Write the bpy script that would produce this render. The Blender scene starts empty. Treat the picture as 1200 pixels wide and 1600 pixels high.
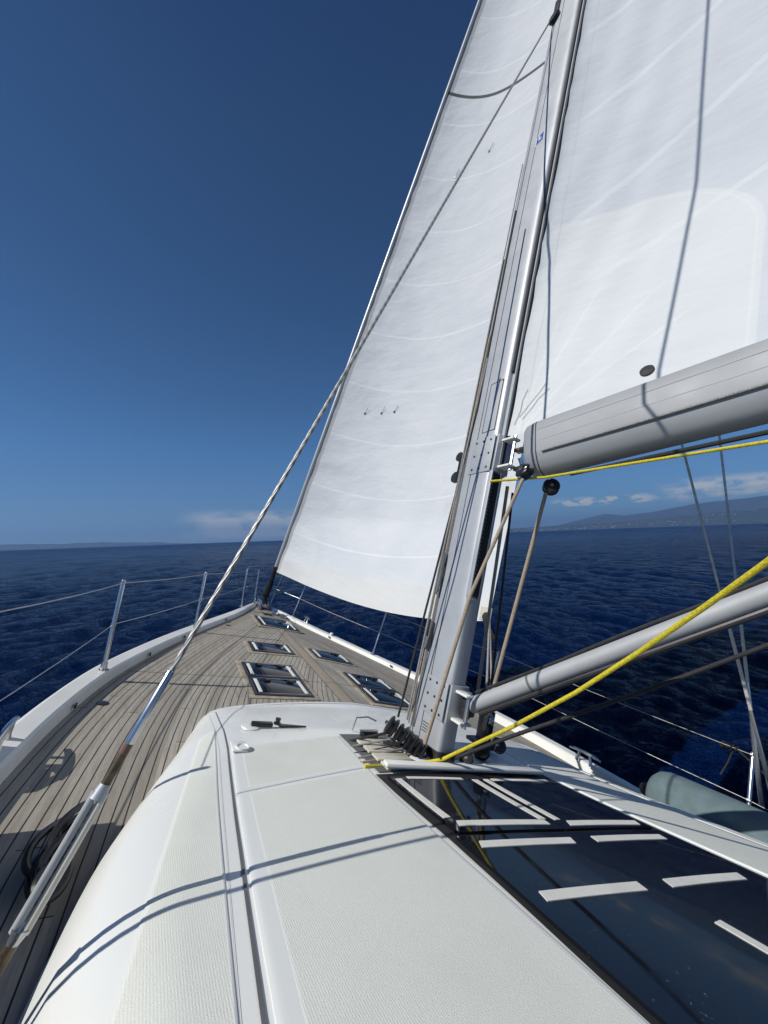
import bpy, bmesh, math, random
import numpy as np
from mathutils import Matrix, Vector
random.seed(7); RNG = np.random.default_rng(7)
SC = bpy.context.scene
COL = SC.collection
rad = math.radians

# ------------------------------------------------------------------ camera
HEEL, TRIM, FREE = rad(17.334), rad(0.405), 1.75
BOAT = (Matrix.Translation((0, 0, FREE)) @ Matrix.Rotation(HEEL, 4, 'Y') @ Matrix.Rotation(TRIM, 4, 'X'))
cam = bpy.data.objects.new('camera', bpy.data.cameras.new('camera')); COL.objects.link(cam)
eye = BOAT @ Vector((-1.964, -2.186, 1.2))
cam.matrix_world = (Matrix.Translation(eye) @ Matrix.Rotation(rad(-29.197), 4, 'Z')
                    @ Matrix.Rotation(rad(90 + 3.656), 4, 'X') @ Matrix.Rotation(rad(-2.05), 4, 'Z'))
cam.data.sensor_fit = 'VERTICAL'; cam.data.sensor_height = 36.0; cam.data.lens = 36.0 * 601 / 1600
cam.data.clip_start = 0.02; cam.data.clip_end = 80000
SC.camera = cam

# ------------------------------------------------------------------ light
SUN_B = Vector((0.868, 0.012, -0.496))               # travel direction of sunlight in the boat's frame
SUN_W = (BOAT.to_3x3() @ SUN_B).normalized()
ELEV = math.asin(-SUN_W.z); AZ = math.atan2(-SUN_W.x, -SUN_W.y)     # azimuth clockwise from the bow (+Y)
sun = bpy.data.objects.new('sun', bpy.data.lights.new('sun', 'SUN')); COL.objects.link(sun)
sun.data.energy = 4.8; sun.data.angle = rad(0.5); sun.data.color = (1.0, 0.955, 0.87)
sun.rotation_euler = SUN_W.to_track_quat('-Z', 'Y').to_euler()

world = bpy.data.worlds.new('World'); SC.world = world; world.use_nodes = True
def build_world():
    nt = world.node_tree; N = nt.nodes; L = nt.links; N.clear()
    out = N.new('ShaderNodeOutputWorld'); bg = N.new('ShaderNodeBackground'); bg.inputs[1].default_value = 0.072
    sky = N.new('ShaderNodeTexSky'); sky.sky_type = 'NISHITA'; sky.sun_disc = False
    sky.sun_elevation = ELEV; sky.sun_rotation = AZ
    sky.altitude = 0; sky.air_density = 0.6; sky.dust_density = 0.0; sky.ozone_density = 10.0
    def m(op, a, b=None, c=None):
        n = N.new('ShaderNodeMath'); n.operation = op
        for i, v in enumerate((a, b, c)):
            if v is None: continue
            if isinstance(v, (int, float)): n.inputs[i].default_value = v
            else: L.new(v, n.inputs[i])
        return n.outputs[0]
    def ss(v, lo, hi):
        n = N.new('ShaderNodeMapRange'); n.interpolation_type = 'SMOOTHSTEP'; L.new(v, n.inputs[0])
        n.inputs[1].default_value = lo; n.inputs[2].default_value = hi; return n.outputs[0]
    tc = N.new('ShaderNodeTexCoord'); sp = N.new('ShaderNodeSeparateXYZ'); L.new(tc.outputs['Generated'], sp.inputs[0])
    az = m('MULTIPLY', m('ARCTAN2', sp.outputs[0], sp.outputs[1]), 57.2958)
    el = m('MULTIPLY', m('ARCSINE', sp.outputs[2]), 57.2958)
    cv = N.new('ShaderNodeCombineXYZ'); L.new(az, cv.inputs[0]); L.new(m('MULTIPLY', el, 2.4), cv.inputs[1])
    def noise(scale, detail, off):
        mp = N.new('ShaderNodeVectorMath'); mp.operation = 'ADD'; L.new(cv.outputs[0], mp.inputs[0]); mp.inputs[1].default_value = (off, off * .7, 0)
        n = N.new('ShaderNodeTexNoise'); n.inputs['Scale'].default_value = scale; n.inputs['Detail'].default_value = detail
        n.inputs['Roughness'].default_value = .58
        L.new(mp.outputs[0], n.inputs['Vector']); return n.outputs[0]
    def window(v, a, b, c, d): return m('MULTIPLY', ss(v, a, b), m('SUBTRACT', 1.0, ss(v, c, d)))
    # bank of thin cloud over the bow
    c1 = m('MULTIPLY', m('MULTIPLY', window(az, 0, 6, 19, 30), window(el, 0.2, 0.9, 2.8, 4.8)), ss(noise(.22, 7, 3.1), .30, .56))
    # small puffs over the coast to starboard
    c2 = m('MULTIPLY', m('MULTIPLY', window(az, 52, 55, 62, 66), window(el, 3.0, 3.25, 3.6, 4.5)), ss(noise(.42, 7, 11.3), .44, .56))
    c3 = m('MULTIPLY', m('MULTIPLY', window(az, 64, 68, 95, 110), window(el, 2.6, 3.3, 4.6, 5.8)), ss(noise(.26, 7, 5.3), .40, .62))
    fac = m('MINIMUM', m('ADD', m('ADD', m('MULTIPLY', c1, 1.1), m('MULTIPLY', c2, 1.35)), m('MULTIPLY', c3, .9)), .92)
    mix = N.new('ShaderNodeMixRGB'); L.new(fac, mix.inputs[0]); L.new(sky.outputs[0], mix.inputs[1]); mix.inputs[2].default_value = (10.4, 9.4, 9.6, 1)
    low = N.new('ShaderNodeMixRGB'); low.blend_type = 'MULTIPLY'; low.inputs[0].default_value = 1
    g = m('ADD', .76, m('MULTIPLY', ss(el, -1, 13), .24)); gc = N.new('ShaderNodeCombineXYZ')
    for i, k in enumerate((.73, .965, 1.09)): L.new(m('MULTIPLY', g, k), gc.inputs[i])
    L.new(mix.outputs[0], low.inputs[1]); L.new(gc.outputs[0], low.inputs[2])
    rp = N.new('ShaderNodeValToRGB'); cr = rp.color_ramp; L.new(m('DIVIDE', el, 60.0), rp.inputs[0])
    for k, (p, c) in enumerate(((.015, (1.39, 1.24, .95)), (.093, (1.53, 1.30, 1.06)), (.21, (1.37, 1.37, 1.16)), (.52, (1.15, 1.18, 1.06)), (.80, (.99, 1.03, .96)), (.93, (.72, .84, .88)))):
        e = cr.elements[k] if k < 2 else cr.elements.new(p); e.position = p; e.color = (c[0]*.5, c[1]*.5, c[2]*.5, 1)
    sc2 = N.new('ShaderNodeMixRGB'); sc2.blend_type = 'MULTIPLY'; sc2.inputs[0].default_value = 1; L.new(low.outputs[0], sc2.inputs[1]); L.new(rp.outputs[0], sc2.inputs[2])
    dbl = N.new('ShaderNodeVectorMath'); dbl.operation = 'SCALE'; dbl.inputs['Scale'].default_value = 2.0; L.new(sc2.outputs[0], dbl.inputs[0])
    L.new(dbl.outputs[0], bg.inputs[0]); L.new(bg.outputs[0], out.inputs[0])
build_world()
SC.view_settings.view_transform = 'Standard'; SC.view_settings.look = 'None'
SC.view_settings.gamma = 1.0; SC.view_settings.exposure = 0.0
SC.cycles.max_bounces = 8; SC.cycles.transparent_max_bounces = 8; SC.cycles.volume_bounces = 0
SC.cycles.use_denoising = True

# ------------------------------------------------------------------ materials
MATS = {}
class NT:
    def __init__(s, name):
        s.mat = bpy.data.materials.new(name); s.mat.use_nodes = True; s.nt = s.mat.node_tree; s.N = s.nt.nodes; s.L = s.nt.links
        s.N.clear(); s.out = s.N.new('ShaderNodeOutputMaterial'); s.b = s.N.new('ShaderNodeBsdfPrincipled')
        s.L.new(s.b.outputs[0], s.out.inputs[0]); s.tc = s.N.new('ShaderNodeTexCoord'); MATS[name] = s.mat
    def link(s, a, i):
        if isinstance(a, (int, float)): i.default_value = a
        elif isinstance(a, tuple): i.default_value = a if len(a) == len(i.default_value) else (*a, 1)
        else: s.L.new(a, i)
    def set(s, **k):
        for n, v in k.items(): s.link(v, s.b.inputs[n.replace('_', ' ')])
        return s
    def m(s, op, a, b=None, c=None):
        n = s.N.new('ShaderNodeMath'); n.operation = op
        for i, v in enumerate((a, b, c)):
            if v is not None: s.link(v, n.inputs[i])
        return n.outputs[0]
    def ss(s, v, lo, hi):
        n = s.N.new('ShaderNodeMapRange'); n.interpolation_type = 'SMOOTHSTEP'; s.link(v, n.inputs[0])
        n.inputs[1].default_value = lo; n.inputs[2].default_value = hi; return n.outputs[0]
    def sep(s, v):
        n = s.N.new('ShaderNodeSeparateXYZ'); s.L.new(v, n.inputs[0]); return n.outputs
    def comb(s, x, y, z=0.0):
        n = s.N.new('ShaderNodeCombineXYZ')
        for i, v in enumerate((x, y, z)): s.link(v, n.inputs[i])
        return n.outputs[0]
    def noise(s, scale, detail=4, rough=.55, vec=None, stretch=None):
        v = vec or s.tc.outputs['Object']
        if stretch:
            mp = s.N.new('ShaderNodeMapping'); mp.inputs['Scale'].default_value = stretch; s.L.new(v, mp.inputs[0]); v = mp.outputs[0]
        n = s.N.new('ShaderNodeTexNoise'); n.inputs['Scale'].default_value = scale; n.inputs['Detail'].default_value = detail
        n.inputs['Roughness'].default_value = rough; s.L.new(v, n.inputs['Vector']); return n.outputs[0]
    def mix(s, f, a, b):
        n = s.N.new('ShaderNodeMixRGB'); s.link(f, n.inputs[0]); s.link(a, n.inputs[1]); s.link(b, n.inputs[2]); return n.outputs[0]
    def bump(s, h, strength, dist, normal=None):
        n = s.N.new('ShaderNodeBump'); n.inputs['Strength'].default_value = strength; n.inputs['Distance'].default_value = dist
        s.L.new(h, n.inputs['Height'])
        if normal is not None: s.L.new(normal, n.inputs['Normal'])
        return n.outputs[0]

def plain(name, col, rough=.5, metal=0., var=.12, scale=6., bump=0., bscale=60., spec=None):
    t = NT(name); n = t.noise(scale, 5)
    a = tuple(c * (1 - var) for c in col); b = tuple(min(1, c * (1 + var)) for c in col)
    t.set(Base_Color=t.mix(t.ss(n, .3, .7), a, b), Metallic=metal)
    t.set(Roughness=t.m('ADD', t.m('MULTIPLY', t.noise(scale * 3, 3), .2), rough - .1))
    if bump: t.set(Normal=t.bump(t.noise(bscale, 3), bump, .004))
    if spec is not None: t.b.inputs['Specular IOR Level'].default_value = spec
    return MATS[name]

def gelcoat():
    t = NT('gelcoat'); a = t.ss(t.noise(1.6, 6, .62), .45, .78); b = t.ss(t.noise(5, 6, .7, stretch=(1, .25, 1)), .56, .8); sp = t.ss(t.noise(130, 2, .5), .70, .78)
    c = t.mix(t.m('MULTIPLY', a, .22), (.70, .715, .70), (.56, .57, .54)); c = t.mix(t.m('MULTIPLY', b, .16), c, (.46, .45, .41)); c = t.mix(t.m('MULTIPLY', sp, .25), c, (.42, .41, .38))
    t.set(Base_Color=c, Roughness=t.m('ADD', .22, t.m('MULTIPLY', a, .25)))
gelcoat()
plain('rail_white', (.66, .67, .65), .4, var=.05, scale=3)
plain('chrome', (.55, .56, .57), .26, 1., var=.05, scale=3)
plain('wire_steel', (.46, .45, .43), .38, 1., var=.15, scale=30)
plain('anodised', (.40, .42, .45), .48, .35, var=.06, scale=3)
plain('boom_grey', (.27, .285, .305), .6, .1, var=.06, scale=2)
plain('vang_grey', (.33, .345, .36), .6, .1, var=.06, scale=4)
plain('dark_metal', (.05, .05, .055), .4, .6)
plain('black_plastic', (.012, .012, .013), .35, var=.2)
plain('black_rope', (.015, .015, .017), .75, var=.3, scale=40, bump=.5, bscale=220)
plain('black_groove', (.01, .01, .011), .7)
plain('sunlit_cream', (.62, .58, .49), .5, var=.06)  # turnbuckle bar facing the sun: the sunlight is put into this cream tone
plain('bronze', (.11, .085, .055), .45, .7, var=.3, scale=60)
plain('red_tape', (.15, .075, .06), .5)
plain('fender_cloth', (.105, .15, .165), .9, var=.1, scale=12, bump=.25, bscale=180)
plain('hull_white', (.7, .71, .7), .25, var=.02)
plain('scribe_grey', (.40, .41, .405), .7)
plain('rubber_grey', (.10, .105, .11), .7)
plain('shade_cloth', (.05, .06, .09), .85)
plain('sticker_blue', (.02, .08, .33), .4)
plain('sticker_white', (.75, .75, .75), .4)
plain('tread', (.66, .66, .62), .85, var=.05, scale=10, bump=.5, bscale=500)
plain('tray_cream', (.52, .49, .42), .6)

def rope_mat(name, c1, c2, k=160.):
    t = NT(name)
    n = t.noise(k, 2); n2 = t.noise(9, 3)
    t.set(Base_Color=t.mix(t.ss(n, .45, .6), c1, c2), Roughness=.8, Normal=t.bump(n, .7, .004))
rope_mat('rope_yellow', (.58, .50, .02), (.40, .33, .02))
rope_mat('rope_tan', (.36, .29, .215), (.24, .19, .14))
rope_mat('rope_grey', (.30, .29, .27), (.16, .16, .155))
rope_mat('rope_white', (.52, .5, .45), (.36, .34, .31))

def strand_mat():                                   # laid wire: bright and dark twisted strands
    t = NT('laid_wire'); uv = t.sep(t.tc.outputs['UV'])
    ph = t.m('ADD', t.m('MULTIPLY', uv[1], 17.0), uv[0]); f = t.m('FRACT', ph)
    k = t.m('ABSOLUTE', t.m('SUBTRACT', f, .5))
    t.set(Base_Color=t.mix(t.ss(k, .08, .3), (.17, .175, .18), (.33, .335, .34)), Metallic=.5, Roughness=.5, Normal=t.bump(k, 1., .003))
strand_mat()

def teak():
    t = NT('teak'); uv = t.sep(t.tc.outputs['UV']); o = t.sep(t.tc.outputs['Object'])
    W = .0535
    k = t.m('DIVIDE', uv[0], W); fl = t.m('FLOOR', k); fr = t.m('FRACT', k)
    sd = t.m('SIGN', o[0])
    wn = t.N.new('ShaderNodeTexWhiteNoise'); wn.noise_dimensions = '2D'; t.L.new(t.comb(fl, sd), wn.inputs['Vector'])
    r1 = wn.outputs['Value']
    lb = t.m('ADD', t.m('DIVIDE', uv[1], 2.3), t.m('MULTIPLY', r1, 7.31)); lfr = t.m('FRACT', lb); lfl = t.m('FLOOR', lb)
    wn2 = t.N.new('ShaderNodeTexWhiteNoise'); wn2.noise_dimensions = '3D'; t.L.new(t.comb(fl, lfl, sd), wn2.inputs['Vector'])
    r2 = wn2.outputs['Value']
    grain = t.noise(38, 6, .65, stretch=(1, .09, 1)); blot = t.noise(1.7, 5, .6); fine = t.noise(150, 3, .6, stretch=(1, .15, 1))
    c = t.mix(r2, (.265, .246, .212), (.375, .352, .312))
    c = t.mix(t.m('MULTIPLY', t.ss(grain, .4, .75), .5), c, (.165, .148, .122))
    c = t.mix(t.m('MULTIPLY', t.ss(blot, .45, .75), .35), c, (.36, .335, .295))
    c = t.mix(t.m('MULTIPLY', t.ss(fine, .5, .8), .35), c, (.15, .13, .105))
    king = t.m('LESS_THAN', t.m('ABSOLUTE', o[0]), .075)
    kl = t.m('MULTIPLY', t.m('LESS_THAN', t.m('ABSOLUTE', t.m('SUBTRACT', t.m('ABSOLUTE', o[0]), .075)), .004), 1.0)
    c = t.mix(t.m('MULTIPLY', king, .9), c, t.mix(grain, (.21, .175, .135), (.35, .31, .255)))
    caulk = t.m('MULTIPLY', t.m('LESS_THAN', t.m('ABSOLUTE', t.m('SUBTRACT', fr, .5)), .055), t.m('SUBTRACT', 1.0, king))
    butt = t.m('MULTIPLY', t.m('LESS_THAN', lfr, .0022), t.m('SUBTRACT', 1.0, king))
    seam = t.m('MAXIMUM', t.m('LESS_THAN', t.m('ABSOLUTE', t.m('SUBTRACT', o[1], 1.955)), .0045), t.m('LESS_THAN', t.m('ABSOLUTE', t.m('SUBTRACT', o[1], 3.9)), .005))
    mask = t.m('MAXIMUM', t.m('MAXIMUM', caulk, butt), t.m('MAXIMUM', kl, seam))
    t.set(Base_Color=t.mix(mask, c, (.022, .021, .02)), Roughness=t.m('SUBTRACT', .85, t.m('MULTIPLY', mask, .2)),
          Normal=t.bump(t.m('SUBTRACT', grain, mask), .35, .003))
    t.b.inputs['Specular IOR Level'].default_value = .25
teak()
plain('teak_margin', (.29, .255, .205), .85, var=.2, scale=14, bump=.2, bscale=120)

def nonskid(name='nonskid', e0=.055, e1=.02):                                      # moulded deck panel: smooth border, ribbed texture inside (UV = distance to edge, metres)
    t = NT(name); uv = t.sep(t.tc.outputs['UV']); o = t.sep(t.tc.outputs['Object'])
    ins = t.m('MULTIPLY', t.ss(uv[0], e0, e0 + .005), t.ss(uv[1], e1, e1 + .004))
    rib = t.m('SINE', t.m('MULTIPLY', o[0], 2 * math.pi / .0062))
    pebble = t.noise(340, 2, .5); h = t.m('ADD', t.m('MULTIPLY', rib, .14), t.m('MULTIPLY', pebble, 1.5))
    dirt = t.noise(2.2, 5, .6)
    c = t.mix(ins, (.65, .67, .66), t.mix(t.ss(dirt, .35, .75), (.655, .675, .63), (.60, .62, .575)))
    c = t.mix(t.m('MULTIPLY', ins, t.m('MULTIPLY', t.ss(pebble, .4, .7), .22)), c, (.42, .43, .40))
    edge = t.m('MULTIPLY', ins, t.m('SUBTRACT', 1.0, t.m('MULTIPLY', t.ss(uv[0], e0 + .007, e0 + .011), t.ss(uv[1], e1 + .006, e1 + .01))))
    c = t.mix(t.m('MULTIPLY', edge, .35), c, (.80, .80, .78))
    g1 = t.ss(t.noise(3.5, 7, .72, stretch=(1, .5, 1)), .54, .78); g2 = t.ss(t.noise(14, 4, .6), .66, .8)
    c = t.mix(t.m('MULTIPLY', g1, .16), c, (.46, .45, .40)); c = t.mix(t.m('MULTIPLY', g2, .12), c, (.40, .39, .35))
    t.set(Base_Color=c, Roughness=t.m('ADD', .33, t.m('MULTIPLY', ins, .45)), Normal=t.bump(t.m('MULTIPLY', h, ins), .45, .0016))
nonskid(); nonskid('nonskid_full', .004, .004)

def skylight():
    t = NT('skylight_glass')
    sm = t.noise(4, 5, .65); sp = t.ss(t.noise(85, 3, .5), .66, .74)
    t.set(Base_Color=t.mix(t.m('MULTIPLY', sp, t.ss(sm, .4, .7)), (.007, .008, .012), (.10, .10, .10)), Roughness=t.m('ADD', .03, t.m('MULTIPLY', t.ss(sm, .45, .8), .10)), IOR=1.45)
    t.b.inputs['Specular IOR Level'].default_value = .32
    n = t.noise(3, 3)
    t.set(Normal=t.bump(n, .03, .01))
skylight()

def sail_mat(name, kind):
    t = NT(name); uv = t.sep(t.tc.outputs['UV']); U, V = uv[0], uv[1]
    def line(p, q, w, soft=.6):                     # tape along p-q in sail metres
        (x0, y0), (x1, y1) = p, q; l = math.hypot(x1 - x0, y1 - y0); nx, ny = -(y1 - y0) / l, (x1 - x0) / l
        d = t.m('ABSOLUTE', t.m('ADD', t.m('MULTIPLY', t.m('SUBTRACT', U, x0), nx), t.m('MULTIPLY', t.m('SUBTRACT', V, y0), ny)))
        a = t.m('ADD', t.m('MULTIPLY', t.m('SUBTRACT', U, x0), (x1-x0)/l), t.m('MULTIPLY', t.m('SUBTRACT', V, y0), (y1-y0)/l))
        win = t.m('MULTIPLY', t.ss(a, -.02, .06), t.m('SUBTRACT', 1.0, t.ss(a, l - .4, l)))
        return t.m('MULTIPLY', win, t.m('SUBTRACT', 1.0, t.ss(d, w * soft, w)))
    fibre = t.noise(26, 6, .7); big = t.noise(1.3, 4, .5); weave = t.noise(420, 2, .5)
    base = t.mix(t.ss(big, .3, .7), (.62, .648, .685), (.575, .608, .65))
    base = t.mix(t.m('MULTIPLY', t.ss(fibre, .45, .8), .10), base, (.42, .45, .49))
    base = t.mix(t.m('MULTIPLY', t.ss(weave, .5, .75), .12), base, (.45, .46, .48))
    if kind == 'main':
        for p, q, w in MAIN_SEAMS:
            base = t.mix(t.m('MULTIPLY', line(p, q, w), .55), base, (.70, .73, .75))
        # reinforcement patch: rounded region at the tack
        ax = t.m('MAXIMUM', t.m('SUBTRACT', U, PATCH[0]), 0.0); ay = t.m('MAXIMUM', t.m('SUBTRACT', t.m('SUBTRACT', V, t.m('MULTIPLY', U, .06)), PATCH[1]), 0.0)
        dd = t.m('SQRT', t.m('ADD', t.m('MULTIPLY', ax, ax), t.m('MULTIPLY', ay, ay)))
        inside = t.m('SUBTRACT', 1.0, t.ss(dd, PATCH[2], PATCH[2] + .012))
        base = t.mix(t.m('MULTIPLY', inside, .42), base, (.74, .76, .757))
        rim = t.m('MULTIPLY', t.m('SUBTRACT', 1.0, t.ss(t.m('ABSOLUTE', t.m('SUBTRACT', dd, PATCH[2] - .03)), .004, .012)), .35)
        base = t.mix(rim, base, (.72, .75, .75))
        foot = t.m('SUBTRACT', 1.0, t.ss(t.m('ABSOLUTE', t.m('SUBTRACT', U, .10)), .004, .010))
        base = t.mix(t.m('MULTIPLY', foot, .3), base, (.5, .5, .5))
    else:
        bow = t.m('MULTIPLY', t.m('MULTIPLY', U, t.m('SUBTRACT', 5.4, U)), .04)      # seams sag between luff and leech
        vv = t.m('ADD', t.m('ADD', V, t.m('SUBTRACT', bow, t.m('MULTIPLY', U, .03))), t.m('MULTIPLY', t.m('MULTIPLY', U, V), .02))
        fr = t.m('ABSOLUTE', t.m('SUBTRACT', t.m('FRACT', t.m('DIVIDE', t.m('ADD', vv, -.86), 1.04)), .5))
        base = t.mix(t.m('MULTIPLY', t.ss(fr, .478, .488), .55), base, (.72, .75, .78))
        # tack patch with a round edge, foot tape, luff band, a dark draft stripe, dirt where the sail rubs
        dd = t.m('SQRT', t.m('ADD', t.m('MULTIPLY', U, U), t.m('MULTIPLY', V, V)))
        base = t.mix(t.m('MULTIPLY', t.m('SUBTRACT', 1.0, t.ss(dd, 1.02, 1.035)), .35), base, (.66, .69, .69))
        base = t.mix(t.m('SUBTRACT', 1.0, t.ss(U, .085, .10)), base, (.40, .415, .44))
        ds = t.m('ABSOLUTE', t.m('SUBTRACT', vv, STRIPE)); base = t.mix(t.m('SUBTRACT', 1.0, t.ss(ds, .028, .036)), base, (.07, .075, .085))
        st = t.m('MULTIPLY', t.m('MULTIPLY', t.ss(U, 2.4, 3.6), t.m('SUBTRACT', 1.0, t.ss(t.m('ABSOLUTE', t.m('SUBTRACT', V, 1.75)), .05, .7))), t.ss(t.noise(3.5, 6, .7), .5, .72))
        base = t.mix(t.m('MULTIPLY', st, .45), base, (.50, .44, .33))
        base = t.mix(t.m('MULTIPLY', t.m('SUBTRACT', 1.0, t.ss(V, .10, .34)), .3), base, (.66, .63, .54))
    crease = t.noise(1.1, 3, .5, stretch=(1, 1, .8)); fold = t.noise(3.2, 3, .55, stretch=(1, .35, 1.3))
    hgt = t.m('ADD', t.m('ADD', crease, t.m('MULTIPLY', fold, .5)), t.m('MULTIPLY', weave, .012))
    nrm = t.bump(hgt, .26, .16)
    t.set(Base_Color=base, Roughness=.7, Normal=nrm); t.b.inputs['Specular IOR Level'].default_value = .25
    tr = t.N.new('ShaderNodeBsdfTranslucent'); t.L.new(base, tr.inputs[0]); t.L.new(nrm, tr.inputs['Normal'])
    mx = t.N.new('ShaderNodeMixShader'); mx.inputs[0].default_value = .16
    t.L.new(t.b.outputs[0], mx.inputs[1]); t.L.new(tr.outputs[0], mx.inputs[2]); t.L.new(mx.outputs[0], t.out.inputs[0])
MAIN_SEAMS = [((-.02, 1.85), (3.35, 4.75)), ((.0, 3.1), (3.4, 5.8)), ((.05, 4.35), (3.0, 6.6)), ((.4, 1.3), (3.4, 3.3))]
MAIN_SEAMS = [(p, q, .035) for p, q in MAIN_SEAMS] + [((.06, .02), (.55, 1.45), .016), ((.08, .02), (.95, 1.2), .016), ((.05, .04), (.28, 1.3), .014), ((.1, .02), (1.2, .9), .014)]
PATCH = (.60, 1.26, .74); STRIPE = 9.75
sail_mat('main_cloth', 'main'); sail_mat('jib_cloth', 'jib')

def sea_mat():
    t = NT('sea_water')
    p = t.tc.outputs['Object']
    n1 = t.noise(2.1, 6, .66, stretch=(1.6, .9, 1)); n2 = t.noise(8.5, 4, .6, stretch=(1.4, 1, 1)); n3 = t.noise(.5, 6, .66, stretch=(1.8, .8, 1))
    n0 = t.noise(.13, 4, .6, stretch=(2.0, .8, 1)); b = t.bump(n0, .8, 3.2); b = t.bump(n3, 1.0, 1.5, b); b = t.bump(n1, 1.0, .45, b); b = t.bump(n2, .7, .08, b)
    ln = t.N.new('ShaderNodeVectorMath'); ln.operation = 'LENGTH'; t.L.new(p, ln.inputs[0])
    rg = t.m('ADD', .07, t.m('MULTIPLY', t.ss(t.m('LOGARITHM', ln.outputs['Value'], 10.0), 1.5, 3.2), t.m('ADD', .16, t.m('MULTIPLY', t.ss(t.noise(.03, 4, .6, stretch=(1, 2.2, 1)), .35, .7), .14))))
    t.set(Base_Color=(.0006, .0088, .056), Roughness=rg, IOR=1.333, Normal=b); t.b.inputs['Specular IOR Level'].default_value = .12
sea_mat()

def land_mat(name, ca, cb, town=False, scale=.004):
    t = NT(name); n = t.noise(scale, 8, .65); n2 = t.noise(scale * 6, 5, .6)
    c = t.mix(t.ss(n, .35, .65), ca, cb); c = t.mix(t.m('MULTIPLY', t.ss(n2, .5, .7), .5), c, (.17, .15, .11))
    t.set(Base_Color=c, Roughness=.95); t.b.inputs['Specular IOR Level'].default_value = .05
land_mat('coast_scrub', (.016, .030, .030), (.036, .050, .046))
land_mat('rock_cliff', (.42, .36, .27), (.30, .26, .20), scale=.02)
def haze_mat():
    t = NT('haze_air'); t.N.remove(t.b); v = t.N.new('ShaderNodeVolumePrincipled')
    v.inputs['Color'].default_value = (.30, .52, .95, 1); v.inputs['Density'].default_value = HAZE; v.inputs['Anisotropy'].default_value = .2
    t.L.new(v.outputs[0], t.out.inputs['Volume'])
HAZE = 6.5e-5
haze_mat()
plain('house_white', (.7, .67, .6), .8)

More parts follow.
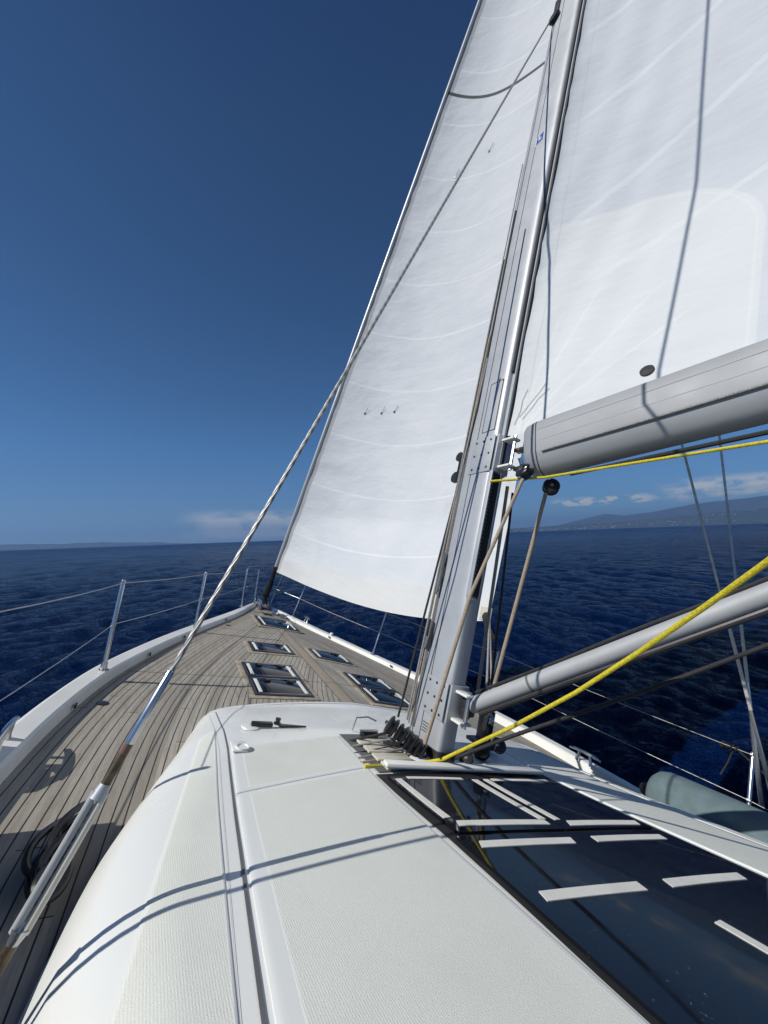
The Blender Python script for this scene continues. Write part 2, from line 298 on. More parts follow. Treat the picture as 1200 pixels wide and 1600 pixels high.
# ------------------------------------------------------------------ mesh helpers (all in the boat's frame, metres)
class MB:
    def __init__(s): s.v = []; s.f = []; s.uv = None; s.chunks = []
    def add(s, verts, faces):
        k = len(s.v); s.chunks.append((len(s.v), len(s.f), len(verts), len(faces))); s.v += [tuple(map(float, p)) for p in verts]; s.f += [tuple(i + k for i in f) for f in faces]; return s
    def box(s, c, d, ax=None, bev=0.):
        c = np.array(c, float); d = np.array(d, float) / 2
        A = np.eye(3) if ax is None else np.array(ax, float)
        if bev <= 0:
            P = [c + A.T @ (d * np.array(q)) for q in ((-1,-1,-1),(1,-1,-1),(1,1,-1),(-1,1,-1),(-1,-1,1),(1,-1,1),(1,1,1),(-1,1,1))]
            return s.add(P, [(0,3,2,1),(4,5,6,7),(0,1,5,4),(1,2,6,5),(2,3,7,6),(3,0,4,7)])
        bm = bmesh.new(); bmesh.ops.create_cube(bm, size=2)
        for v in bm.verts: v.co = Vector(v.co) * 1
        for v in bm.verts: v.co = Vector(d[i] * v.co[i] for i in range(3))
        bmesh.ops.bevel(bm, geom=bm.edges[:], offset=min(bev, .9 * min(d)), segments=2, affect='EDGES', profile=.5)
        bm.verts.index_update()
        P = [c + A.T @ np.array(v.co) for v in bm.verts]; F = [[v.index for v in f.verts] for f in bm.faces]; bm.free()
        return s.add(P, F)
    def tube(s, pts, r, n=10, cap=True, sx=1., flat=None):
        pts = [np.array(p, float) for p in pts]; m = len(pts); R = [r] * m if isinstance(r, (int, float)) else list(r)
        T = [pts[min(i + 1, m - 1)] - pts[max(i - 1, 0)] for i in range(m)]; T = [t / (np.linalg.norm(t) + 1e-12) for t in T]
        ref = np.array((0, 0, 1.)) if abs(T[0][2]) < .9 else np.array((1., 0, 0))
        if flat is not None: ref = np.array(flat, float)
        V = []; X = np.cross(ref, T[0]); X /= np.linalg.norm(X)
        for i in range(m):
            X = X - T[i] * (X @ T[i]); X /= np.linalg.norm(X); Y = np.cross(T[i], X)
            for k in range(n):
                a = 2 * math.pi * k / n; V.append(pts[i] + R[i] * (math.cos(a) * sx * X + math.sin(a) * Y))
        F = [(i*n+k, i*n+(k+1) % n, (i+1)*n+(k+1) % n, (i+1)*n+k) for i in range(m-1) for k in range(n)]
        if cap: F += [tuple(range(n-1, -1, -1)), tuple(range((m-1)*n, m*n))]
        return s.add(V, F)
    def disc(s, c, ax, prof, n=20):                # lathe: prof = [(r, h)] along axis
        c = np.array(c, float); a = np.array(ax, float); a /= np.linalg.norm(a)
        r0 = np.array((0, 0, 1.)) if abs(a[2]) < .9 else np.array((1., 0, 0)); X = np.cross(r0, a); X /= np.linalg.norm(X); Y = np.cross(a, X)
        V = [c + a*h + r*(math.cos(2*math.pi*k/n)*X + math.sin(2*math.pi*k/n)*Y) for r, h in prof for k in range(n)]; m = len(prof)
        F = [(i*n+k, i*n+(k+1) % n, (i+1)*n+(k+1) % n, (i+1)*n+k) for i in range(m-1) for k in range(n)]
        F += [tuple(range(n-1, -1, -1)), tuple(range((m-1)*n, m*n))]
        return s.add(V, F)
    def prism(s, poly, up):                         # polygon (3D points) extruded by vector up
        n = len(poly); P = [np.array(p, float) for p in poly]; u = np.array(up, float)
        return s.add(P + [p + u for p in P], [tuple(range(n-1, -1, -1)), tuple(range(n, 2*n))] + [(i, (i+1) % n, (i+1) % n + n, i + n) for i in range(n)])
    def loft(s, rings, close=True, cap=True):
        n = len(rings[0]); V = [p for r in rings for p in r]; m = len(rings); e = n if close else n - 1
        F = [(i*n+k, i*n+(k+1) % n, (i+1)*n+(k+1) % n, (i+1)*n+k) for i in range(m-1) for k in range(e)]
        if cap and close: F += [tuple(range(n-1, -1, -1)), tuple(range((m-1)*n, m*n))]
        return s.add(V, F)
    def grid(s, G, uv=None):
        G = np.asarray(G, float); a, b = G.shape[:2]
        s.add(G.reshape(-1, 3), [(i*b+j, i*b+j+1, (i+1)*b+j+1, (i+1)*b+j) for i in range(a-1) for j in range(b-1)])
        if uv is not None: s.uv = np.asarray(uv, float).reshape(-1, 2)
        return s

BASE = {}
def mesh_of(name, mb, base, mat, sharp=35):
    me = bpy.data.meshes.new(name)
    V = np.array(mb.v) - np.array(base)
    me.from_pydata(V.tolist(), [], mb.f)
    me.polygons.foreach_set('use_smooth', [True] * len(me.polygons))
    if sharp: me.set_sharp_from_angle(angle=rad(sharp))
    if mb.uv is not None:
        l = me.uv_layers.new(name='UVMap'); idx = np.zeros(len(me.loops), int); me.loops.foreach_get('vertex_index', idx)
        l.data.foreach_set('uv', mb.uv[idx].ravel())
    me.materials.append(MATS[mat]); me.update(); return me
def thing(name, label, cat, base, group=None):
    o = bpy.data.objects.new(name, None); COL.objects.link(o); o.empty_display_size = .1
    o.matrix_world = BOAT @ Matrix.Translation(base); o['label'] = label; o['category'] = cat
    if group: o['group'] = group
    BASE[o] = tuple(base); return o
def part(name, mb, mat, parent, label=None, sharp=35):
    b = BASE[parent]; o = bpy.data.objects.new(name, mesh_of(name, mb, b, mat, sharp)); COL.objects.link(o)
    o.parent = parent; BASE[o] = b
    if label: o['label'] = label
    return o
def split(name, mb, mat, parent, label=None, sharp=35):      # one part for each separate piece
    for v0, f0, nv, nf in mb.chunks:
        q = MB(); q.v = mb.v[v0:v0+nv]; q.f = [tuple(i - v0 for i in f) for f in mb.f[f0:f0+nf]]; part(name, q, mat, parent, label, sharp)
def solo(name, mb, mat, label, cat, base, group=None, sharp=35):
    o = bpy.data.objects.new(name, mesh_of(name, mb, base, mat, sharp)); COL.objects.link(o)
    o.matrix_world = BOAT @ Matrix.Translation(base); o['label'] = label; o['category'] = cat
    if group: o['group'] = group
    BASE[o] = tuple(base); return o
def setting(name, mb, mat, kind='structure', sharp=0):
    o = bpy.data.objects.new(name, mesh_of(name, mb, (0, 0, 0), mat, sharp)); COL.objects.link(o); o['kind'] = kind; return o

def cubic(xs, ys):                                  # monotone-ish hermite interpolation
    xs = np.array(xs, float); ys = np.array(ys, float); d = np.gradient(ys, xs)
    def f(x):
        x = np.clip(np.asarray(x, float), xs[0], xs[-1]); i = np.clip(np.searchsorted(xs, x) - 1, 0, len(xs) - 2)
        h = xs[i+1] - xs[i]; t = (x - xs[i]) / h
        return (ys[i]*(2*t**3-3*t**2+1) + d[i]*h*(t**3-2*t**2+t) + ys[i+1]*(-2*t**3+3*t**2) + d[i+1]*h*(t**3-t**2))
    return f
WO = cubic([-9, -6, -3, -1, .3, .9, 1.7, 2.5, 3.52, 4.3, 5, 5.5, 6.0, 6.3], [2.0, 2.38, 2.52, 2.53, 2.46, 2.38, 2.195, 1.90, 1.44, 1.04, .68, .44, .20, .05])
RAILW = cubic([-9, 0, 1.7, 3.5, 5, 6.3], [.16, .15, .145, .15, .14, .04])
def deckz(x, y): return .057*np.asarray(y) - .044*np.abs(x)
def railz(y): return deckz(WO(y), y) + np.interp(y, [-9, 0, 1.7, 3.5, 6.3], [.1, .095, .088, .06, .06])
ZC = cubic([-4, -2.6, -1.34, -.82, -.35, .3, .95, 1.3], [.68, .53, .38, .31, .255, .215, .19, .17])
def roof(x, y): return ZC(y) - .028*np.asarray(x)**2

# ------------------------------------------------------------------ sea, coast
def sea():
    cx, cy = eye.x, eye.y; nr, na = 900, 620
    r = np.concatenate([np.linspace(.6, 6, 60)[:-1], 6*np.exp(np.linspace(0, math.log(30000/6), nr))]); nr = len(r)
    th = np.linspace(rad(-110), rad(165), na)
    Rr, Th = np.meshgrid(r, th, indexing='ij'); X = cx + Rr*np.sin(Th); Y = cy + Rr*np.cos(Th); Z = np.zeros_like(X)
    sp = np.maximum(np.gradient(r)[:, None], Rr*(th[1]-th[0]))
    rng = np.random.default_rng(3)
    for i in range(150):
        lam = .4*(26/.4)**(rng.random()**1.25); k = 2*math.pi/lam; d = rad(-62) + rng.normal()*.5   # running to starboard-ahead
        amp = .0175*lam**.45*rng.uniform(.4, 1.1)*(1 if lam < 6 else .6); ph = rng.uniform(0, 6.28)
        fade = np.clip((lam/sp - 2.5)/3, 0, 1)
        a = k*(X*math.sin(d) + Y*math.cos(d)) + ph
        Z += amp*fade*(np.sin(a) - .30*np.cos(2*a))
    Z *= .36
    mb = MB().grid(np.stack([X, Y, Z], -1)); mb.f = [f[::-1] for f in mb.f]
    setting('sea', mb, 'sea_water')
sea()
def fbm1(n, rng, oct=7, rough=.55):
    x = np.linspace(0, 1, n); y = np.zeros(n)
    for o in range(oct):
        m = 3*2**o; p = rng.normal(size=m + 3); t = x*m; i = t.astype(int); f = t - i; f = f*f*(3-2*f)
        y += rough**o*(p[i]*(1-f) + p[i+1]*f)
    return y
def ridge(name, az0, az1, dist, hfun, mat, seed, depth, n=260, rows=16, jag=.12):
    rng = np.random.default_rng(seed); az = np.radians(np.linspace(az0, az1, n)); h = np.maximum(hfun(np.degrees(az))*(1 + jag*fbm1(n, rng)), 1.)
    G = np.zeros((rows, n, 3)); prof = np.zeros(n)
    for j in range(rows):
        t = j/(rows-1); d = dist + depth*t + 60*fbm1(n, rng, 6)*t*(dist/6000)
        zz = h*np.clip((math.sin(t*math.pi*.5)**.8) + .09*fbm1(n, rng, 6)*math.sin(t*math.pi), -.01, 1) - (3 if j == 0 else 0)
        G[j] = np.stack([eye.x + d*np.sin(az), eye.y + d*np.cos(az), zz], -1)
    mb = MB().grid(G); mb.f = [f[::-1] for f in mb.f]; setting(name, mb, mat, sharp=0); return G
def ip(*pts):
    a = np.array(pts); return lambda x: np.interp(x, a[:, 0], a[:, 1])
PXM = 1/601.
HILL = ridge('coast_hills', 36, 100, 11000, ip((36, 0), (44, 100), (47, 185), (52, 215), (57, 210), (61, 235), (65, 265), (70, 330), (74, 340), (78, 335), (90, 400), (100, 420)), 'coast_scrub', 5, 2600, n=420, rows=22, jag=.2)
ridge('mountains', 50, 100, 16500, ip((50, 60), (54, 290), (57, 520), (59, 620), (61, 520), (64, 560), (68, 700), (72, 780), (76, 840), (84, 860), (92, 740), (100, 400)), 'coast_scrub', 12, 3000, n=300, rows=8, jag=.12)
ridge('far_coast', -40, 4, 14000, ip((-40, 280), (-30, 220), (-20, 170), (-15, 150), (-11, 125), (-7, 175), (-4, 165), (-1, 135), (1, 60), (4, 0)), 'coast_scrub', 23, 2000, n=260, rows=8, jag=.22)
def town():
    mb = MB(); rng = np.random.default_rng(8)
    azs = np.linspace(36, 100, HILL.shape[1])
    for k in range(130):
        a = rng.choice([49, 52, 55, 58, 62, 66, 70]) + rng.normal()*1.6; j = int(np.clip(rng.integers(1, 9), 0, 15)); i = int(np.argmin(abs(azs - a)))
        p = HILL[j, min(i, HILL.shape[1]-1)]; s = rng.uniform(8, 17)
        mb.box((p[0], p[1], p[2] + s*.25), (s*rng.uniform(1, 2), s, s*.8))
    setting('hillside_town', mb, 'house_white', kind='stuff')
    i0, i1 = np.argmin(abs(azs - 73.3)), np.argmin(abs(azs - 76.5)); G = HILL[10:18, i0:i1+1].copy()
    t = np.linspace(0, 1, G.shape[1])[None, :]; G[..., 2] += 10; G[..., 0] -= 12*np.sin(rad(75)); G[..., 1] -= 12*np.cos(rad(75))
    G[:, :, 2] += 6*np.sin(t*9)
    mb = MB().grid(G); mb.f = [f[::-1] for f in mb.f]; setting('rock_cliff', mb, 'rock_cliff')
town()

# ------------------------------------------------------------------ the yacht: hull, deck, rails
yacht = thing('sailing_yacht', 'white sailing yacht heeling over, teak deck and pale coachroof running to its bow', 'sailing yacht', (0, 0, 0))
def hull():
    ys = np.concatenate([np.linspace(-9, 5.4, 40), np.linspace(5.5, 6.3, 10)]); rings = []
    for y in ys:
        w = float(WO(y)); z = float(railz(y)) - .02; zk = -2.2 + .5*max(0, (y-2)/4.3)**2
        ring = [(-w, y, z), (-w*.985, y, z-.5), (-w*.93, y, z-1.1), (-w*.7, y, zk*.75), (0, y, zk), (w*.7, y, zk*.75), (w*.93, y, z-1.1), (w*.985, y, z-.5), (w, y, z)]
        rings.append(ring)
    mb = MB().loft(rings, close=False, cap=False); n = 9; mb.f.append(tuple(range(n)))
    mb.f = [f for f in mb.f]
    part('hull', mb, 'hull_white', yacht, sharp=60)
hull()
def deck():
    ys = np.concatenate([np.linspace(-9, 0, 40)[:-1], np.linspace(0, 6.1, 130)]); s = np.linspace(-1, 1, 81)
    s = np.sign(s)*np.abs(s)
    w = WO(ys) - RAILW(ys)*.5; X = w[:, None]*s[None, :]; Y = np.repeat(ys[:, None], len(s), 1); Z = deckz(X, Y)
    uv = np.stack([(WO(ys)[:, None] - np.abs(X)), Y], -1)
    mb = MB().grid(np.stack([X, Y, Z], -1), uv); mb.f = [f[::-1] for f in mb.f]
    part('teak_deck', mb, 'teak', yacht, sharp=0)
deck()
def toe_rail(sg):
    ys = np.concatenate([np.linspace(-9, -.1, 30), np.linspace(0, 6.25, 90)]); rings = []
    for y in ys:
        wo = float(WO(y)); rw = float(RAILW(y)); zr = float(railz(y)); zd = float(deckz(wo-rw, y)) - .02
        pr = [(wo-.0, zr-.16), (wo+.012, zr-.02), (wo-.004, zr), (wo-.02, zr+.006), (wo-rw+.03, zr+.002), (wo-rw+.012, zr-.008), (wo-rw-.006, zd), (wo-rw*.5, zd-.01)]
        rings.append([(sg*x, y, z) for x, z in pr])
    mb = MB().loft(rings)
    if sg < 0: mb.f = [f[::-1] for f in mb.f]
    r = part('toe_rail', mb, 'rail_white', yacht, sharp=16)
    mb = MB()
    for y in (.15, 1.15, 2.35, 3.1, 4.3):           # small dark deck drains in the inner face
        wo = float(WO(y)) - float(RAILW(y)); mb.box((sg*(wo-.012), y, float(deckz(wo, y))+.035), (.012, .05, .022))
    split('drain', mb, 'dark_metal', r)
for sg in (-1, 1): toe_rail(sg)

# ------------------------------------------------------------------ coachroof
FOOT = [(-1.31, 1.11), (-.94, 1.26), (-.47, 1.33), (0, 1.345)]
XF = cubic([-4, -2.6, -1.5, -.73, -.43, -.01, .52, .8, 1.0, 1.11], [2.0, 1.99, 1.955, 1.905, 1.85, 1.72, 1.535, 1.44, 1.37, 1.31])
def outline():                                      # port foot from aft to the centre of the front
    P = [(-float(XF(y)), y) for y in np.linspace(-4, 1.0, 60)]
    P += [(-1.31, 1.10), (-1.24, 1.155), (-1.12, 1.205), (-.94, 1.255), (-.7, 1.30), (-.47, 1.325), (-.2, 1.34), (0, 1.345)]
    return P
OUT = outline(); FULL = OUT + [(-x, y) for x, y in OUT[-2::-1]]
def edge_dist(x, y):
    P = np.array(FULL); A = P[:-1]; B = P[1:]; d = B - A; q = np.stack([np.asarray(x), np.asarray(y)], -1)[..., None, :]
    t = np.clip(((q - A)*d).sum(-1)/(d*d).sum(-1), 0, 1); return np.sqrt((((A + t[..., None]*d) - q)**2).sum(-1)).min(-1)
def roof_skin(x, y):
    x = np.asarray(x, float); y = np.asarray(y, float); d = edge_dist(x, y)
    r = np.interp(y, [.5, 1.0], [.30, .42]); t = np.clip(d/r, 0, 1)
    base = deckz(x, y) + np.interp(y, [-4, -1, .5, 1.1], [.21, .15, .075, .03])
    top = np.maximum(roof(x, y) - .10*np.maximum(0, y - .47), base + .01)
    return base + (top - base)*np.sqrt(np.clip(1 - (1 - t)**2, 0, 1))
def coachroof():
    # rings follow the outline inwards, so the rounded shoulder is smooth
    P = np.array(FULL); c = np.array((0., -.4)); ts = np.concatenate([np.linspace(0, .3, 16)[:-1], np.linspace(.3, .97, 14)])
    G = np.zeros((len(ts), len(P), 3))
    for i, t in enumerate(ts):
        cx = np.zeros(len(P)); cy = np.minimum(P[:, 1], .3)*1.0
        q = np.stack([P[:, 0]*(1-t), P[:, 1]*(1-t) + cy*t], -1)
        G[i, :, 0] = q[:, 0]; G[i, :, 1] = q[:, 1]; G[i, :, 2] = roof_skin(q[:, 0], q[:, 1])
    mb = MB().grid(G)
    # recess and kick below the edge
    lip = [(x, y, float(roof_skin(x, y))) for x, y in FULL]
    def ring(off, dz, z0): 
        o = []
        for k, (x, y) in enumerate(FULL):
            a = P[max(k-1, 0)]; b = P[min(k+1, len(P)-1)]; n = np.array((-(b-a)[1], (b-a)[0])); n = n/np.linalg.norm(n)
            px, py = x + n[0]*off, y + n[1]*off; o.append((px, py, (lip[k][2] if z0 else float(deckz(x, y))) + dz))
        return o
    mb.grid(np.array([lip, ring(0, -.022, True), ring(-.03, -.026, True)]))
    rf = part('coachroof', mb, 'gelcoat', yacht, sharp=40)
    mb = MB().grid(np.array([ring(-.03, -.02, True), ring(-.03, -.02, False)])); part('shadow_gap', mb, 'black_groove', rf)
    k = 62
    mb = MB().grid(np.array([ring(-.028, .035, False), ring(.018, .03, False), ring(.024, -.01, False)])[:, :]); part('kick_strip', mb, 'rail_white', rf)
    return rf
ROOF = coachroof()
def panel(name, quad, lift, border=(1, 1, 1, 1), nu=26, nv=40, bev=.03, mat='nonskid', drop=.03):
    # raised moulded panel over a quad (fore-outboard, fore-inboard, aft-inboard, aft-outboard), following the roof
    a, b, c, d = [np.array(p, float) for p in quad]
    u = np.concatenate([[0, .004, .012, .022], np.linspace(.035, .965, nu), [.978, .988, .996, 1]]); v = u if True else np.linspace(0, 1, nv)
    v = np.concatenate([[0, .004, .012, .022], np.linspace(.035, .965, nv), [.978, .988, .996, 1]])
    U, V = np.meshgrid(u, v); q = (a*(1-U)[..., None] + b*U[..., None])*(1-V)[..., None] + (d*(1-U)[..., None] + c*U[..., None])*V[..., None]
    def dl(p, s, e): t = (e - s)/np.linalg.norm(e - s); n = np.array((-t[1], t[0])); return np.abs((p - s) @ n)
    D = [dl(q, a, d), dl(q, a, b), dl(q, b, c), dl(q, d, c)]      # outboard, fore, inboard, aft
    e = np.minimum(np.minimum(D[0]/border[0], D[1]/border[1]), np.minimum(D[2]/border[2], D[3]/border[3])); t = np.clip(e/bev, 0, 1)
    z = roof_skin(q[..., 0], q[..., 1]) + lift*np.sqrt(np.clip(1-(1-t)**2, 0, 1)) - drop*(e < 1e-6)
    uv = np.stack([D[0], np.minimum(np.minimum(D[1], D[2]), D[3])], -1)
    mb = MB().grid(np.concatenate([q, z[..., None]], -1), uv); mb.f = [f[::-1] for f in mb.f]
    return part(name, mb, mat, ROOF, sharp=50)
panel('roof_panel', [(-1.335, .205), (-.615, .335), (-.635, -.128), (-1.385, -.295)], .007, (1, 1, .5, 1), bev=.02)
panel('roof_panel', [(-1.388, -.312), (-.635, -.14), (-.78, -2.6), (-1.632, -2.6)], .008, (1, .8, .5, 1), nv=90, bev=.024)
panel('roof_panel', [(1.335, .205), (.80, .30), (.78, -.128), (1.385, -.295)], .007, (1, 1, .5, 1), bev=.02)
panel('roof_panel', [(1.388, -.312), (.78, -.14), (.80, -2.6), (1.632, -2.6)], .008, (1, .8, .5, 1), nv=60, bev=.024)
for sg in (-1, 1):                                  # textured shoulder outside the groove
    panel('shoulder_panel', [(sg*1.475, .42), (sg*1.375, .55), (sg*1.625, -1.95), (sg*1.935, -1.95)], .004, (1, 1, 1, 1), bev=.006, nv=80, mat='nonskid_full')
def groove(sg):
    ys = np.linspace(1.05, -2.6, 60); xg = np.interp(ys, [-2.6, -1.32, -.71, -.31, .2, .7, 1.05], [1.645, 1.515, 1.445, 1.402, 1.352, 1.322, 1.30]); w = np.interp(ys, [-2.6, -.4, .6, 1.1], [.007, .005, .003, .002])
    rows = []
    for y, x, h in zip(ys, xg, w):
        rows.append([(sg*(x+h), y, float(roof_skin(x+h, y))+.0035), (sg*(x-h), y, float(roof_skin(x-h, y))+.0035)])
    mb = MB().grid(np.array(rows)); part('drain_groove', mb, 'rubber_grey', ROOF)
    rows = [[(sg*(x+.046), y, float(roof_skin(x+.046, y))+.003), (sg*(x+.0445), y, float(roof_skin(x+.0445, y))+.003)] for y, x in zip(ys, xg)]
    part('scribe_line', MB().grid(np.array(rows)), 'scribe_grey', ROOF)
for sg in (-1, 1): groove(sg)
def roofbox(mb, x0, x1, y0, y1, z0, z1, bev=.004):
    x, y = (x0+x1)/2, (y0+y1)/2; s = float((ZC(y1) - ZC(y0))/(y1-y0)); n = math.atan(s)
    X = np.array((1, 0, -.056*x)); X /= np.linalg.norm(X); Z = np.cross(X, (0, 1, s)); Z /= np.linalg.norm(Z); ax = np.array([X, np.cross(Z, X), Z])
    return mb.box((x, y, float(roof(x, y)) + (z0+z1)/2), (x1-x0, y1-y0, z1-z0), ax, bev)
# skylights: dark panes in the middle of the roof
SK = lambda x: -.13*(x + .6) if x < 0 else -.078 - .075*x
def glass_strip(name, xa, xb, ys, dz, parent=ROOF):
    rows = []
    for y in ys: rows.append([(x, y + SK(x), float(roof(x, y + SK(x))) + dz) for x in np.linspace(xa(y), xb(y), 9)])
    G = np.array(rows); low = G.copy(); low[..., 2] -= .03
    mb = MB().grid(G)
    for e in (G[0], G[-1]): mb.grid(np.array([e, e - np.array((0, 0, .03))]))
    mb.grid(np.array([G[:, 0], low[:, 0]])); mb.grid(np.array([G[:, -1], low[:, -1]]))
    return part(name, mb, 'skylight_glass', parent, sharp=30)
gl = lambda y: np.interp(y, [-2.6, -1.6, -.9, -.2], [-.745, -.69, -.62, -.60])
part('skylight_base', MB().grid(np.array([[(x, y, float(roof(x, y))+.004) for x in np.linspace(gl(y)-.03, .74, 5)] for y in np.linspace(-.22, -2.6, 12)])), 'black_groove', ROOF)
G1 = glass_strip('skylight', lambda y: -.585, lambda y: -.004, np.linspace(-.275, -.845, 8), .016)
G2 = glass_strip('skylight', lambda y: .012, lambda y: .665, np.linspace(-.275, -.845, 8), .016)
G3 = glass_strip('skylight', gl, lambda y: np.interp(y, [-2.6, -.9], [.60, .69]), np.linspace(-.872, -2.5, 16), .014)
def treads(par, L, dz=.0145):
    for a, b, c, d in L:
        a, b, c, d = [np.array(q) for q in (a, b, c, d)]
        Q = np.array([[(a*(1-u) + b*u)*(1-v) + (d*(1-u) + c*u)*v for u in np.linspace(0, 1, 9)] for v in np.linspace(1, 0, 12)])
        top = np.concatenate([Q, (roof(Q[..., 0], Q[..., 1]) + dz + .0042)[..., None]], -1); lo = top - np.array((0, 0, .004))
        mb = MB().grid(top)
        for a, b in ((top[0], lo[0]), (top[-1], lo[-1]), (top[:, 0], lo[:, 0]), (top[:, -1], lo[:, -1])): mb.grid(np.array([a, b]))
        part('tread_strip', mb, 'tread', par)
treads(G1, [((-.565, -.315), (-.527, -.315), (-.535, -.735), (-.575, -.735)), ((-.055, -.36), (-.014, -.365), (-.014, -.83), (-.055, -.825)),
            ((-.53, -.765), (-.035, -.835), (-.045, -.878), (-.55, -.808)), ((-.48, -.295), (-.12, -.335), (-.12, -.36), (-.48, -.322))])
treads(G2, [((.035, -.36), (.075, -.36), (.075, -.845), (.035, -.845)), ((.10, -.86), (.635, -.90), (.605, -.945), (.07, -.905)), ((.10, -.355), (.60, -.36), (.60, -.39), (.10, -.385))])
treads(G3, [((-.55, -.925), (-.06, -.99), (-.085, -1.035), (-.575, -.968)), ((.075, -1.0), (.59, -1.04), (.575, -1.085), (.06, -1.045)), ((-.585, -1.235), (-.12, -1.298), (-.135, -1.345), (-.60, -1.28)),
            ((.03, -1.315), (.55, -1.362), (.525, -1.405), (.01, -1.36)), ((-.085, -1.52), (-.045, -1.52), (-.045, -1.95), (-.09, -1.95))], .0125)
CA = ((.995, -.075, 0), (.075, .995, 0), (0, 0, 1))
part('coaming_bar', MB().box((.05, -.24, float(roof(0, -.24))+.034), (1.24, .06, .028), CA, .011), 'rail_white', ROOF)
part('coaming_bar', MB().box((.06, -.2, float(roof(0, -.2))+.012), (1.20, .03, .02), CA, .006), 'dark_metal', ROOF)
# rope tray forward of the skylights
tz = lambda x, y: float(roof(x, y))
mb = MB().grid(np.array([[(x, y, tz(x, y)+.006) for x in np.linspace(-.60, -.2, 4)] for y in np.linspace(.36, -.2, 5)])); mb.f = [f[::-1] for f in mb.f]
TRAY = part('rope_tray', mb, 'rubber_grey', ROOF)
for k in range(4):
    y0 = .25 - .115*k
    part('tray_slat', MB().box((-.41, y0-.05, tz(-.41, y0)+.016), (.25, .085, .014), None, .003), 'tray_cream', TRAY)
part('mast_plinth', MB().disc((0, .02, tz(0, 0)-.01), (0, 0, 1), [(.27, 0), (.27, .016), (.25, .024)], 28), 'gelcoat', ROOF)
# instrument pod and flush latch on the fore part of the roof
pod = part('instrument_pod', MB().box((-1.10, .50, tz(-1.10, .5)+.02), (.14, .042, .028), ((.998, -.06, .03), (.06, .998, 0), (-.03, 0, 1)), .008), 'black_plastic', ROOF)
part('knob', MB().disc((-1.0, .50, tz(-1.0, .5)+.020), (0, 0, 1), [(.024, 0), (.024, .010), (.014, .012), (.014, .024), (.018, .026), (.018, .036), (.010, .039)], 18), 'black_plastic', pod)
part('wedge', MB().prism([(-.985, .48, tz(-.985, .48)+.004), (-.985, .52, tz(-.985, .5)+.004), (-.80, .475, tz(-.80, .47)+.004)], (0, 0, .012)), 'black_plastic', pod)
cv = part('pod_cover', MB().disc((-1.17, .50, tz(-1.17, .5)), (0, 0, 1), [(.06, .003), (.056, .010), (.035, .014)], 24), 'gelcoat', ROOF)
lt = part('latch', MB().box((-1.30, .175, tz(-1.30, .175)+.018), (.085, .12, .012), None, .005), 'gelcoat', ROOF)
part('latch_cup', MB().disc((-1.285, .155, tz(-1.285, .155)+.022), (0, 0, 1), [(.04, 0), (.04, .008), (.03, .008), (.026, .002)], 20), 'gelcoat', lt)

# ------------------------------------------------------------------ foredeck hatches
def hatch(xa, xb, ya, yb, label=None, margin=True, knobs=((.2, .8), (.8, .8))):
    # x from inboard to outboard, y aft to fore; lies on the cambered deck
    sg = 1 if xa + xb > 0 else -1
    if xa*xb < 0: n = np.array((0., -.057, 1.))
    else: n = np.array((.044*sg, -.057, 1.))
    n /= np.linalg.norm(n); Y = np.array((0, 1, .057)); Y /= np.linalg.norm(Y); X = np.cross(Y, n); ax = np.array([X, Y, n])
    xm, ym = (xa+xb)/2, (ya+yb)/2; w, h = abs(xb-xa), yb-ya; z0 = float(deckz(xm, ym)) if xa*xb > 0 else float(deckz(0, ym)) - .004
    at = lambda u, v, k: np.array((xm, ym, z0)) + X*(u-.5)*w + Y*(v-.5)*h + n*k
    if margin:
        mb = MB(); m = .055
        for u, v, dw, dh in ((.5, 1 + m/2/h, w+2*m, m), (.5, -m/2/h, w+2*m, m), (-m/2/w, .5, m, h), (1+m/2/w, .5, m, h)): mb.box(at(u, v, .003), (dw, dh, .010), ax, .002)
    fr = MB(); e = .022
    for u, v, dw, dh in ((.5, 1-e/2/h, w, e), (.5, e/2/h, w, e), (e/2/w, .5, e, h-2*e), (1-e/2/w, .5, e, h-2*e)): fr.box(at(u, v, .009), (dw, dh, .018), ax, .003)
    H = part('deck_hatch', fr, 'dark_metal', yacht, label)
    if margin: part('hatch_surround', mb, 'teak_margin', H)
    rim = MB(); e2 = .007
    for u, v, dw, dh in ((.5, 1-.03/h, w-.05, e2), (.5, .03/h, w-.05, e2)): rim.box(at(u, v, .017), (dw, dh, .010), ax, .002)
    split('hatch_rim', rim, 'chrome', H)
    gmb = MB().box(at(.5, .5, .012), (w-2*e-.002, h-2*e-.002, .012), ax, .003); part('glass', gmb, 'skylight_glass', H)
    for u in (.105, .895): part('tread_strip', MB().box(at(u, .5, .0195), (.034, h-.11, .004), ax, .001), 'tread', H)
    for u, v in knobs:
        k = MB().disc(at(u*.72+.14, v, .017), n, [(.03, 0), (.03, .012), (.02, .018)], 14); k.box(at(u*.72+.17, v-.03, .026), (.06, .018, .012), ax, .003)
        part('hatch_handle', k, 'black_plastic', H)
for sg in (-1, 1):
    hatch(sg*.342, sg*.908, 1.965, 2.397, 'forward pane of a double hatch')
    hatch(sg*.342, sg*.908, 1.506, 1.945, 'aft pane of a double hatch')
    hatch(sg*.157, sg*.702, 2.854, 3.277, knobs=((.8, .8),))
hatch(-.33, .33, 4.28, 4.97, 'broad hatch nearest the bow', knobs=((.6, .5),))

